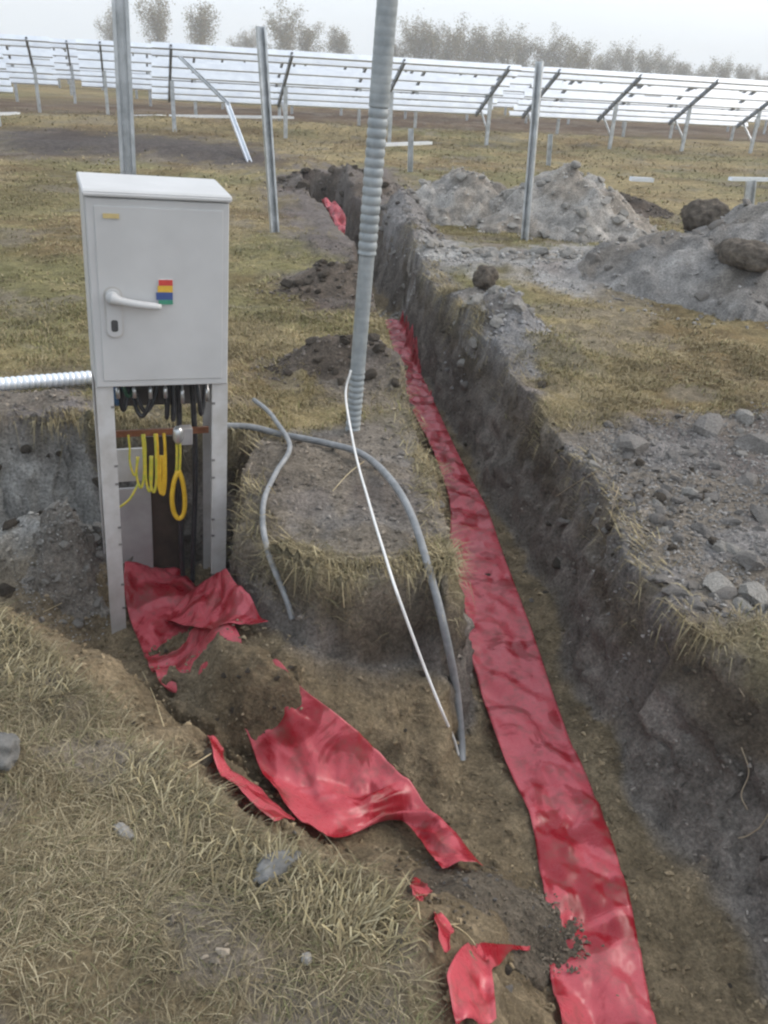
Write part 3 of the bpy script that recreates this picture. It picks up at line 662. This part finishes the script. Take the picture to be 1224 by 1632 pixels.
# inside the open plinth
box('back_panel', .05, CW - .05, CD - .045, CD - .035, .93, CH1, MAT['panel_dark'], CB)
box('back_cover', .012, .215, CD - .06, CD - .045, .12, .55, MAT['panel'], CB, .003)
box('gap_board', .20, .36, CD - .035, CD - .015, -.05, .78, MAT['board'], CB, .002)  # brown board; its darkness also stands in for the shaded pit wall behind
box('side_panel', CW - .018, CW - .006, .06, CD - .05, -.05, .86, MAT['panel'], CB)
box('insulator_block', .33, .38, .13, .18, .80, .875, MAT['panel'], CB, .004)
box('busbar', .055, CW - .05, .145, .157, .845, .872, MAT['copper'], CB)
box('rear_cover_pale', .04, .19, CD - .062, CD - .050, .585, .74, MAT['paint_dirty'], CB, .002)
for k, x in enumerate((.085, .148, .210, .268, .335, .435)):
    L_ = (.085, .085, .09, .09, .115, .11)[k]
    link('terminal_lug', tube_me([(x, .10, CH1 + .02), (x, .10, CH1 - .5 * L_), (x, .10, CH1 - .52 * L_), (x, .10, CH1 - L_)], [.0045, .0045, .008, .008], 8), MAT['lug'], CB)
def wire(name, pts, r, mk): return link(name, tube_me(catmull(pts, 8), r, 8), MAT[mk], CB)
for k, (x0, x1, dz, mk, r) in enumerate(((.085, .13, .16, 'cable_dark', .009), (.148, .24, .17, 'cable_dark', .009), (.21, .15, .19, 'cable_dark', .009), (.268, .29, .2, 'cable_dark', .009), (.30, .31, .21, 'cable_dark', .010), (.07, .10, .13, 'blue', .010), (.10, .16, .10, 'greenw', .008), (.40, .44, .19, 'cable_dark', .010))):
    wire('cable', [(x0, .17 + .01 * k, CH1 + .02), (x0 + .01, .16, CH1 - dz * .5), ((x0 + x1) / 2, .16, CH1 - dz), (x1, .19, CH1 - dz * .6), (x1 + .01, .22, CH1 + .02)], r, mk)
wire('cable', [(.385, .20, CH1), (.395, .19, .9), (.40, .20, .6), (.39, .22, .2), (.385, .22, -.1)], .012, 'cable_dark')
wire('cable', [(.33, .21, CH1), (.335, .20, .9), (.33, .2, .6), (.34, .22, .2), (.35, .22, -.1)], .012, 'cable_dark')
for x0, x1, zb, mk, r in ((.175, .145, .62, 'yellowgreen', .0055), (.182, .205, .60, 'yellowgreen', .0055), (.225, .200, .595, 'yellowgreen', .006), (.232, .252, .585, 'yellow', .006), (.262, .240, .58, 'yellow', .0065), (.120, .150, .68, 'yellowgreen', .0045)):
    wire('earth_wire', [(x0, .135, .858), (x0 + .002, .128, .80), (x0, .125, zb + .06), ((x0 + x1) / 2, .12, zb), (x1, .125, zb + .05), (x1 + .006, .13, .76)], r, mk)
wire('earth_wire', [(.15, .12, .64), (.11, .11, .575), (.06, .12, .53), (.03, .14, .50)], .005, 'yellowgreen')
wire('earth_wire', [(.313, .13, .84), (.312, .125, .76), (.309, .12, .70), (.305, .12, .68)], .0055, 'yellowgreen')
wire('earth_wire', [(.325, .13, .84), (.326, .125, .76), (.322, .12, .70), (.320, .12, .68)], .0055, 'yellowgreen')
ring = wire('earth_loop', [(.314, .118, .69), (.296, .112, .64), (.286, .11, .57), (.292, .108, .50), (.313, .106, .465), (.335, .108, .49), (.340, .11, .56), (.332, .112, .64), (.318, .118, .69)], .0105, 'yellow'); ring['label'] = 'thick yellow cable loop'
link('cable_clamp', tube_me([(.319, .13, .885), (.319, .13, .87), (.319, .13, .83), (.319, .13, .81)], [.012, .021, .021, .010], 10), MAT['lug'], CB)

# ------------------------------------------------------------------ posts and conduit
def c_post(label, base, top, w=.10, d=.06, face=0.0, name='steel_post'):
    root = empty(name); tag(root, label, 'post')
    b, t_ = Vector(base), Vector(top); b.z -= .3
    upv = Vector((math.sin(face), -math.cos(face), 0))
    cbar('channel', b, t_, c_profile(w, d, .018, .004), MAT['galv'], root, up=upv)
    L = (t_ - b).length; m = bar_matrix(b, t_, upv); k = 0; bm = bmesh.new()
    z = .5
    while z < L - .05:
        box_bm(bm, -.007, .007, -.0012, .0005, z, z + .028); z += .10
    bm.transform(m); link('punched_slots', mesh_bm(bm), MAT['gasket'], root)
    return root
B = at(215, 545); T = aty(188, -60, B[1] - .02); c_post('tall galvanised post rising directly behind the grey cabinet', B, T, .085, .05, .3)
B = at(440, 376); T = aty(414, 42, B[1] + .05); c_post('galvanised post with a slanted tip left of the ribbed conduit', B, T, .085, .05, .5)
B = at(839, 380); T = aty(861, 98, B[1] + .05); c_post('thin galvanised post standing before the tall clay cone', B, T, .075, .05, -.4)
B = at(655, 278); T = aty(655, 205, B[1]); c_post('short stake beside a loose rail in the middle of the field', B, T, .09, .05, .0)
B = at(875, 264); T = aty(877, 214, B[1]); c_post('low stub post behind the tall clay cone', B, T, .09, .05, .0)
B = at(1195, 335); T = aty(1196, 288, B[1]); c_post('low stub post at the right edge beyond the big heap', B, T, .14, .06, .0)
# ribbed conduit riser
B = at(562, 688); T = aty(624, -80, B[1] - .03); B = np.array(B); T = np.array(T)
root = empty('conduit_riser'); tag(root, 'leaning grey ribbed conduit riser standing beside the trench', 'conduit')
def riser_part(name, s0, s1, ribbed, r0=.040, pitch=.034):
    L = np.linalg.norm(T - B); n = max(2, int((s1 - s0) * L / .004))
    s = np.linspace(s0, s1, n); P = B[None] + (T - B)[None] * s[:, None]
    rr = np.full(n, r0)
    ph = (s * L / pitch) % 1.0; rr = r0 + (.0060 if ribbed else .0010) * (np.sin(ph * math.pi) ** .6)
    return link(name, tube_me(P, rr, 20), MAT['conduit'], root)
Ls = lambda py: (aty(600, py, B[1])[2] - B[2]) / (T[2] - B[2])
riser_part('ribbed_sleeve', -.03, Ls(592), True, .031, .030); riser_part('smooth_sleeve', Ls(592), Ls(405), False, .034)
riser_part('ribbed_sleeve', Ls(405), Ls(170), True, .036, .038); riser_part('smooth_sleeve', Ls(170), 1.0, False, .041)
RB, RT = B, T
# shiny ribbed duct lying on the grass behind the cabinet
p0, p1 = hit(-60, 622), at(190, 618); p0 = np.array(p0); p1 = np.array(p1); p0[2] = .07; p1[2] = .07
n = 420; s = np.linspace(0, 1, n); Lp = np.linalg.norm(p1 - p0); ph = (s * Lp / .028) % 1
o = link('metal_duct', tube_me(p0[None] + (p1 - p0)[None] * s[:, None], .030 + .006 * np.sin(ph * math.pi) ** .7, 16), MAT['galv_bright'])
tag(o, 'shiny ribbed metal duct lying on the ground left of the cabinet', 'duct')

# ------------------------------------------------------------------ cables lying over the edge
def clear(px, py, Y, gap=.03):
    d = ray(px, py); p = EYE + d * (Y / d[1]); h_ = hit(px, py); th = (h_[1] - gap) / d[1]
    return EYE + d * min(Y / d[1], th)
def cable(name, label, pts, r, mk):
    o = link(name, tube_me(catmull(pts, 14), r, 10), MAT[mk]); return tag(o, label, 'cable')
cable('power_cable', 'thick grey cable arching over the soil block down into the pit',
      [hit(352, 688, .03), hit(400, 690, .03), hit(450, 702, .03), hit(520, 716, .03), hit(575, 736, .04), hit(620, 780, .05), hit(655, 845, .06), clear(690, 930, 2.72), clear(712, 1020, 2.60), clear(727, 1100, 2.50), clear(735, 1180, 2.42), hit(738, 1232, -.04)], .0155, 'cable')
cable('thin_cable', 'thin grey cable bending from the grass down the pit wall',
      [hit(405, 652, .05), hit(425, 668, .05), hit(440, 690, .06), hit(462, 718, .02), hit(440, 760, .02), hit(422, 800, .02), hit(419, 845, .03), hit(426, 885, .03), hit(440, 925, .03), hit(458, 958, .0), hit(466, 975, -.03)], .0115, 'cable')
a0 = RB + (RT - RB) * Ls(587); a0 = a0 + np.array([-.03, -.045, 0])
cable('white_cable', 'thin white cable hanging from the ribbed riser into the pit',
      [a0, clear(551, 630, a0[1] - .05), clear(562, 700, 3.50, .06), clear(572, 745, 3.3, .07), clear(585, 790, 3.1, .08), clear(598, 835, 2.9, .09), clear(612, 880, 2.70, .10), clear(626, 925, 2.50, .10), clear(640, 965, 2.40, .10), clear(675, 1060, 2.36, .08), clear(705, 1135, 2.36, .06), clear(724, 1180, 2.36, .03), hit(733, 1205, -.02)], .0052, 'white')

# ------------------------------------------------------------------ mounting racks of the solar field
RY = math.radians(17.5); E_ = np.array([math.cos(RY), math.sin(RY)]); N_ = np.array([-E_[1], E_[0]])
RAIL = c_profile(.115, .05, .014, .004); RAFT = c_profile(.09, .05, .012, .005); PST = c_profile(.085, .05, .015, .004)
TILT_TOP = (-.80, 1.66); TILT_LOW = (.85, .66)
RACK_CACHE = {}
def rack(label, along, norm, frames, group=None, loose_rails=(0, .13, .34, .54, .73, .87, 1.0), detail=True, over=.35):
    o2 = E_ * along + N_ * norm
    root = empty('mounting_rack', (o2[0], o2[1], 0), (0, 0, RY)); tag(root, label, 'mounting rack', group)
    key = (tuple(frames), loose_rails, detail, over)
    if key in RACK_CACHE:
        for nm, me in RACK_CACHE[key]: link(nm, me, None, root)
        return root
    made = []
    yt, zt = TILT_TOP; yl, zl = TILT_LOW
    sl = Vector((0, yl - yt, zl - zt)).normalized(); nrm = Vector((0, -sl.z, sl.y))
    if nrm.z < 0: nrm = -nrm
    for s in loose_rails:
        p = Vector((0, yt + (yl - yt) * s, zt + (zl - zt) * s)) + nrm * .055
        made.append(cbar('rail', p + Vector((frames[0] - over, 0, 0)), p + Vector((frames[-1] + over, 0, 0)), RAIL, MAT['galv_bright'], root, up=nrm.cross(Vector((1, 0, 0))) if False else -sl.cross(Vector((1, 0, 0))).cross(Vector((1, 0, 0)))))
    for fx in frames:
        made.append(cbar('rafter', (fx, yt - .05, zt + .03), (fx, yl + .05, zl - .03), RAFT, MAT['galv_shaded'], root, up=(1, 0, 0)))
        pz = zt + (zl - zt) * .55 - .04
        made.append(cbar('post', (fx + .06, .12, -.4), (fx + .06, .12, pz), PST, MAT['galv'], root, up=(0, 1, 0)))
        if detail: made.append(cbar('brace', (fx + .06, .70, zl + .05), (fx + .06, .16, .30), c_profile(.045, .03, .008, .004), MAT['galv'], root, up=(1, 0, 0)))
    RACK_CACHE[key] = [(m.name.split('.')[0], m.data) for m in made]
    return root
NR = 20.6
rack('bare mounting rack of the front row, leftmost, cut by the picture edge', -2.4, NR, (-6.9, -4.6, -2.3, 0))
rack('bare mounting rack of the front row behind the cabinet post', 1.15, NR, (0, 2.45, 4.9, 7.35))
rack('bare mounting rack of the front row behind the tall clay cone', 9.75, NR, (0, 2.1, 4.2, 6.3))
rack('bare mounting rack of the front row at the right picture edge', 18.0, NR, (0, 2.3, 4.6, 6.9))
for r in range(1, 9):
    off = random.uniform(0, 3)
    nrm_ = NR + 5.2 * r
    a = -.62 * nrm_ + off - 2
    while a < nrm_ * 1.15 + 8:
        rack('unglazed mounting rack in the rows beyond the front row', a, nrm_, (0, 2.3, 4.6, 6.9), 'mounting racks in the rows further back', detail=False, over=.55)
        a += 8.6
# a broken-loose brace leaning at the front row, rails lying in the grass
def loose(name, label, p0, p1, prof, mk, cat): 
    bm = extrude_profile(prof, (Vector(p1) - Vector(p0)).length); bm.transform(bar_matrix(p0, p1)); o = link(name, mesh_bm(bm), MAT[mk]); return tag(o, label, cat)
b = at(403, 262, 0); m_ = aty(362, 168, b[1] + 1.2); loose('leaning_post', 'slanting galvanised post leaning before the front mounting rack', (b[0], b[1], -.15), m_, c_profile(.085, .05, .015, .004), 'galv_bright', 'post')
t_ = aty(286, 92, b[1] + 2.6); loose('diagonal_strut', 'diagonal steel strut propped against the rack behind the leaning post', m_ + np.array([0, .08, 0]), t_, c_profile(.07, .04, .012, .004), 'galv', 'strut')
def lying(label, pa, pb, w=.10):
    a, b_ = at(*pa, .12), at(*pb, .12); loose('loose_rail', label, a, b_, c_profile(w, .06, .015, .004), 'galv_bright', 'rail')
lying('long loose rail lying in the grass before the front racks', (272, 187), (466, 189), .16)
lying('short loose rail lying left of the long loose rail', (196, 188), (262, 187), .14)
lying('loose rail end lying at the left edge of the field', (-60, 186), (30, 183), .10)
lying('loose rail lying across the short stake in mid field', (612, 233), (686, 230), .10)
lying('loose rail lying by the stub post at the right edge', (1163, 288), (1290, 290), .10)
lying('short loose rail lying in the grass beyond the dark turf heap', (1004, 288), (1040, 290), .12)

# ------------------------------------------------------------------ far trees
def tree_mesh(seed, hgt, wid):
    rr = random.Random(seed); bm = bmesh.new(); tips = []
    paths = []
    trunk = [Vector((0, 0, -.4))]
    for k in range(1, 6): trunk.append(Vector((rr.uniform(-.1, .1) * k * .4, rr.uniform(-.1, .1) * k * .4, hgt * .14 * k)))
    paths.append((trunk, .16 * hgt / 9))
    for k in range(16):
        i = rr.randint(1, 5); p = trunk[i].copy(); a = rr.uniform(0, 6.28); pts = [p.copy()]; L = rr.uniform(.6, 1.1) * wid * .6
        d = Vector((math.cos(a), math.sin(a), rr.uniform(.5, 1.5))).normalized()
        for q in range(4):
            p = p + d * L / 4 * 1.3; d = (d + Vector((rr.uniform(-.3, .3), rr.uniform(-.3, .3), rr.uniform(-.05, .35)))).normalized(); pts.append(p.copy())
            tips.append(p.copy())
        paths.append((pts, .05 * hgt / 9))
    Vt, Fc = [], []
    for pts, r in paths:
        m_ = tube_me([tuple(p) for p in pts], np.linspace(r, r * .35, len(pts)), 5, False); o_ = len(Vt)
        Vt += [tuple(v.co) for v in m_.vertices]; Fc += [tuple(o_ + i for i in p.vertices) for p in m_.polygons]; bpy.data.meshes.remove(m_)
    tm = bpy.data.meshes.new('trunk'); tm.from_pydata(Vt, [], Fc); tm.materials.append(MAT['bark'])
    rg = np.random.default_rng(seed); nt_ = 6500; T_ = np.array([t[:] for t in tips])
    c = T_[rg.integers(0, len(T_), nt_)] + rg.normal(0, 1, (nt_, 3)) * np.array([.7, .7, .6]) * hgt / 9
    c[:, 2] -= (rg.random(nt_) < .3) * rg.uniform(0, 1, nt_) * hgt * .35; c = c[c[:, 2] > hgt * .03]; nt_ = len(c)
    a = rg.normal(0, 1, (nt_, 3)); a /= np.linalg.norm(a, axis=1)[:, None]; b_ = np.cross(a, rg.normal(0, 1, (nt_, 3))); b_ /= np.linalg.norm(b_, axis=1)[:, None]
    s = rg.uniform(.08, .22, (nt_, 1)) * hgt / 9
    LV = np.stack([c - a * s, c + b_ * s * .6, c + a * s, c - b_ * s * .6], 1).reshape(-1, 3)
    pal = np.array([(.15, .12, .04), (.18, .135, .05), (.21, .14, .055), (.15, .14, .04)])[rg.integers(0, 4, nt_)] * rg.uniform(.7, 1.3, (nt_, 1))
    lm = mesh_np('crown', LV, np.arange(nt_ * 4).reshape(-1, 4), False, np.repeat(pal, 4, 0)); lm.materials.append(MAT['grass'])
    return tm, lm
MAT['bark'] = noisy('bark', (.06, .05, .042), (.12, .10, .085), 5, .9)
TM = [tree_mesh(s, 9, w) for s, w in ((1, 7), (2, 8), (3, 6), (4, 8.5), (5, 7))]
def tree(label, px, py_top, dist, k, group, wsc=1.0, zsc=None):
    d = ray(px, py_top); p = EYE + d * (dist / d[1])
    root = empty('field_tree', (p[0], p[1], 0), (0, 0, random.uniform(0, 6.28))); s = max(.25, p[2] / 9.6); root.scale = (s * wsc, s * wsc, s)
    tag(root, label, 'tree', group); link('trunk', TM[k][0], None, root); link('crown', TM[k][1], None, root); return root
tree('tall leafy tree just left of the cabinet post on the skyline', 178, 22, 150, 0, None, .8)
tree('broad tree right of the cabinet post on the skyline', 248, 12, 150, 1, None, .95)
tree('narrow separate tree right of the broad skyline tree', 318, 16, 150, 2, None, 1.0)
tree('round skyline tree just right of the slanted tip post', 450, 28, 160, 3, None, 1.0)
tree('smaller skyline tree right of the round tree', 490, 42, 165, 4, None, 1.0)
tree('low bush tree left of the ribbed conduit on the skyline', 545, 52, 170, 2, None, 1.1)
tree('faint low tree between the narrow tree and the slanted tip post', 390, 55, 175, 0, None, 1.2)
ORD = ['first', 'second', 'third', 'fourth', 'fifth', 'sixth', 'seventh', 'eighth', 'ninth', 'tenth', 'eleventh']
xs_ = [632, 662, 692, 722, 748, 778, 806, 838, 872, 902, 930]; tops = [62, 52, 46, 50, 55, 60, 58, 68, 68, 66, 80]
for q, (a, b_) in enumerate(zip(xs_, tops)): tree(ORD[q] + ' tree right of the ribbed conduit in the dense skyline tree line', a, b_ + random.uniform(-3, 3), 165 + random.uniform(-12, 12), q % 5, 'dense skyline tree line', 1.05)
for q, (a, b_) in enumerate(zip([968, 1000, 1030, 1060, 1090, 1122, 1155, 1185, 1215], [88, 86, 88, 94, 102, 108, 106, 108, 118])): tree(ORD[8 - q] + ' tree from the right picture edge in the low thinning tree line', a, b_, 190 + random.uniform(-12, 12), q % 5, 'thinning skyline tree line', 1.25)

# ------------------------------------------------------------------ grass
def blades(n_try, xr, yr, dens_fn, hmin, hmax, wid, lean, seed, tuft=.0):
    rg = np.random.default_rng(seed)
    x = rg.uniform(xr[0], xr[1], n_try); y = rg.uniform(yr[0], yr[1], n_try)
    vis = (np.abs(x) < .56 * np.maximum(y, .8) + .45)
    x, y = x[vis], y[vis]; g, c = masks(x, y)
    cl = fbm(x * 5, y * 5, 3, seed + 7)
    keep = rg.random(len(x)) < g * dens_fn(x, y) * sstep(.30, .68, cl + .06)
    x, y, g, cl, c = x[keep], y[keep], g[keep], cl[keep], c[keep]; n = len(x); z = Hterr(x, y)
    h = rg.uniform(hmin, hmax, n) * (.6 + .8 * cl); a = rg.uniform(0, 6.28, n) * .75 + 6 * fbm(x * 1.3, y * 1.3, 2, seed + 9)
    ln = lean * rg.uniform(.3, 1.3, n); w = wid * rg.uniform(.6, 1.4, n)
    dx, dy = np.cos(a), np.sin(a); px, py = -dy, dx
    b0 = np.stack([x - px * w, y - py * w, z - .008], -1); b1 = np.stack([x + px * w, y + py * w, z - .008], -1)
    m = np.stack([x + dx * h * ln * .45, y + dy * h * ln * .45, z + h * .62 / np.sqrt(1 + ln ** 2)], -1); ww = np.stack([px * w * .7, py * w * .7, 0 * w], -1)
    t = np.stack([x + dx * h * ln, y + dy * h * ln, z + h * np.clip(1.0 - .45 * ln, .12, 1)], -1)
    V = np.stack([b0, b1, m + ww, m - ww, t], 1).reshape(-1, 3)
    i = np.arange(n)[:, None] * 5
    F_ = np.concatenate([i + np.array([[0, 1, 2]]), i + np.array([[0, 2, 3]]), i + np.array([[3, 2, 4]])], 0)
    pal = np.array([(.25, .205, .125), (.205, .165, .098), (.33, .28, .18), (.15, .122, .072), (.15, .145, .07), (.13, .125, .06)])
    green = sstep(.42, .62, fbm(x * .45, y * .45, 3, 73) * .6 + fbm(x * 1.7, y * 1.7, 4, 71) * .4)
    pick = np.where(rg.random(n) < .10 + .5 * green, rg.integers(4, 6, n), rg.integers(0, 4, n))
    wpal = np.array([(.31, .25, .14), (.27, .215, .115), (.35, .285, .17), (.25, .20, .105), (.23, .205, .095), (.205, .19, .085)])
    wm = sstep(2.2, 3.6, y)[:, None]
    C_ = (pal[pick] * (1 - wm) + wpal[pick] * wm) * rg.uniform(.75, 1.2, (n, 1)) * (.62 + .76 * fbm(x * 3.3, y * 3.3, 3, 77))[:, None]
    return V, F_, np.repeat(C_, 5, 0)
parts = [
    blades(160000, (-1.7, .6), (.55, 3.2), lambda x, y: 1.2 + 0 * x, .010, .024, .0011, 3.5, 206),
    blades(150000, (-1.7, .5), (.55, 3.0), lambda x, y: .8 + 0 * x, .014, .045, .0012, 2.5, 201),
    blades(150000, (-2.8, 3.0), (2.2, 6.0), lambda x, y: .9 + 0 * x, .022, .055, .0026, 1.5, 202),
    blades(160000, (-6, 6.5), (5.0, 12), lambda x, y: .55 + 0 * x, .02, .045, .005, 2.4, 203),
    blades(120000, (-16, 17), (11, 27), lambda x, y: .5 + 0 * x, .03, .075, .012, 2.4, 204),
]
# long straggly stalks at the rims, some hanging into the cut
def rim(n, seed, pl, hmin, hmax):
    rg = np.random.default_rng(seed); pl = np.array(pl); k = rg.integers(0, len(pl) - 1, n); t = rg.random(n)
    p = pl[k] * (1 - t)[:, None] + pl[k + 1] * t[:, None]; d = pl[k + 1] - pl[k]; d /= np.linalg.norm(d, axis=1)[:, None] + 1e-9
    nn = np.stack([-d[:, 1], d[:, 0]], -1)
    test = inside(p[:, 0] + nn[:, 0] * .08, p[:, 1] + nn[:, 1] * .08, PIT); nn = np.where(test[:, None], nn, -nn)
    p = p - nn * (rg.random((n, 1)) * .16 - .02); x, y = p[:, 0], p[:, 1]
    cl = fbm(x * 4, y * 4, 3, seed); keep = rg.random(n) < sstep(.32, .62, cl); x, y, nn = x[keep], y[keep], nn[keep]; n = len(x)
    z = Hterr(x, y); h = rg.uniform(hmin, hmax, n); sp = rg.normal(0, .7, n); dx = nn[:, 0] * np.cos(sp) - nn[:, 1] * np.sin(sp); dy = nn[:, 0] * np.sin(sp) + nn[:, 1] * np.cos(sp)
    w = rg.uniform(.0012, .0026, n); px, py = -dy, dx; dr = rg.uniform(-.9, .5, n)
    b0 = np.stack([x - px * w, y - py * w, z - .004], -1); b1 = np.stack([x + px * w, y + py * w, z - .004], -1)
    m = np.stack([x + dx * h * .5, y + dy * h * .5, z + h * .28], -1); ww = np.stack([px * w * .8, py * w * .8, 0 * w], -1)
    t = np.stack([x + dx * h * .85, y + dy * h * .85, z + h * dr], -1)
    V = np.stack([b0, b1, m + ww, m - ww, t], 1).reshape(-1, 3); i = np.arange(n)[:, None] * 5
    F_ = np.concatenate([i + np.array([[0, 1, 2]]), i + np.array([[0, 2, 3]]), i + np.array([[3, 2, 4]])], 0)
    pal = np.array([(.32, .265, .15), (.26, .21, .115), (.40, .34, .21), (.20, .16, .09)]); C_ = pal[rg.integers(0, 4, n)] * rg.uniform(.7, 1.2, (n, 1))
    return V, F_, np.repeat(C_, 5, 0)
parts += [rim(2000, 301, BANK[2:12], .04, .11), rim(2600, 302, WALL[20:34], .05, .14), rim(1500, 303, WALL[3:12], .05, .13), rim(3000, 304, WALL[11:14], .06, .16), rim(2500, 305, [(-.58, 3.72), (-1.5, 3.68), (-2.0, 3.60), (-2.6, 3.62)], .06, .16)]
off = 0; VV, FF, CC = [], [], []
for v, f, c in parts: VV.append(v); FF.append(f + off); CC.append(c); off += len(v)
VV, FF, CC = np.concatenate(VV), np.concatenate(FF), np.concatenate(CC)
o = link('dry_grass', mesh_np('dry_grass', VV, FF, False, CC), MAT['grass']); tag(o, 'matted dry yellow grass covering the field and banks', 'grass', kind='stuff')
# long single stalks and roots on the cut faces
def strand(name, pts, r, c='straw'):
    return link(name, tube_me(catmull(pts, 6), r, 5), MAT[c], ground)
MAT['straw'] = noisy('straw_stalk', (.38, .30, .17), (.52, .43, .27), 30, .8)
MAT['root'] = noisy('pale_root', (.26, .20, .13), (.40, .32, .22), 30, .8)
for L_ in ([(1180, 1195), (1192, 1235), (1180, 1270), (1190, 1295)], [(1224, 1300), (1210, 1322), (1190, 1336), (1175, 1340)], [(1030, 955), (1040, 985), (1035, 1010)], [(985, 780), (975, 815), (970, 850)], [(950, 755), (915, 775), (885, 795)], [(1176, 1100), (1185, 1115)]):
    strand('root', [hit(a, b, .012) for a, b in L_], .0022, 'root')
for L_ in ([(530, 793), (555, 765), (580, 745)], [(300, 1238), (335, 1215), (345, 1208)], [(228, 1080), (246, 1120), (262, 1170)], [(70, 985), (100, 970)], [(700, 1478), (740, 1500), (770, 1540)], [(640, 1400), (660, 1440), (668, 1480)], [(545, 940), (548, 980)], [(450, 945), (470, 915)], [(690, 1490), (730, 1485)], [(480, 505), (500, 515)]):
    strand('stalk', [hit(a, b, .03) for a, b in L_], .0020)

# ------------------------------------------------------------------ haze
bm = bmesh.new(); box_bm(bm, -420, 420, -40, 420, -2.5, 16)
m, nt, b = mat_new('haze_air'); nt.nodes.remove(b); pv = nt.nodes.new('ShaderNodeVolumePrincipled'); pv.inputs['Color'].default_value = (.95, .96, .98, 1); pv.inputs['Density'].default_value = .0021
nt.links.new(pv.outputs['Volume'], nt.nodes['Material Output'].inputs['Volume'])
o = link('haze', mesh_bm(bm), m); tag(o, 'thin pale haze over the field', 'haze', kind='stuff')
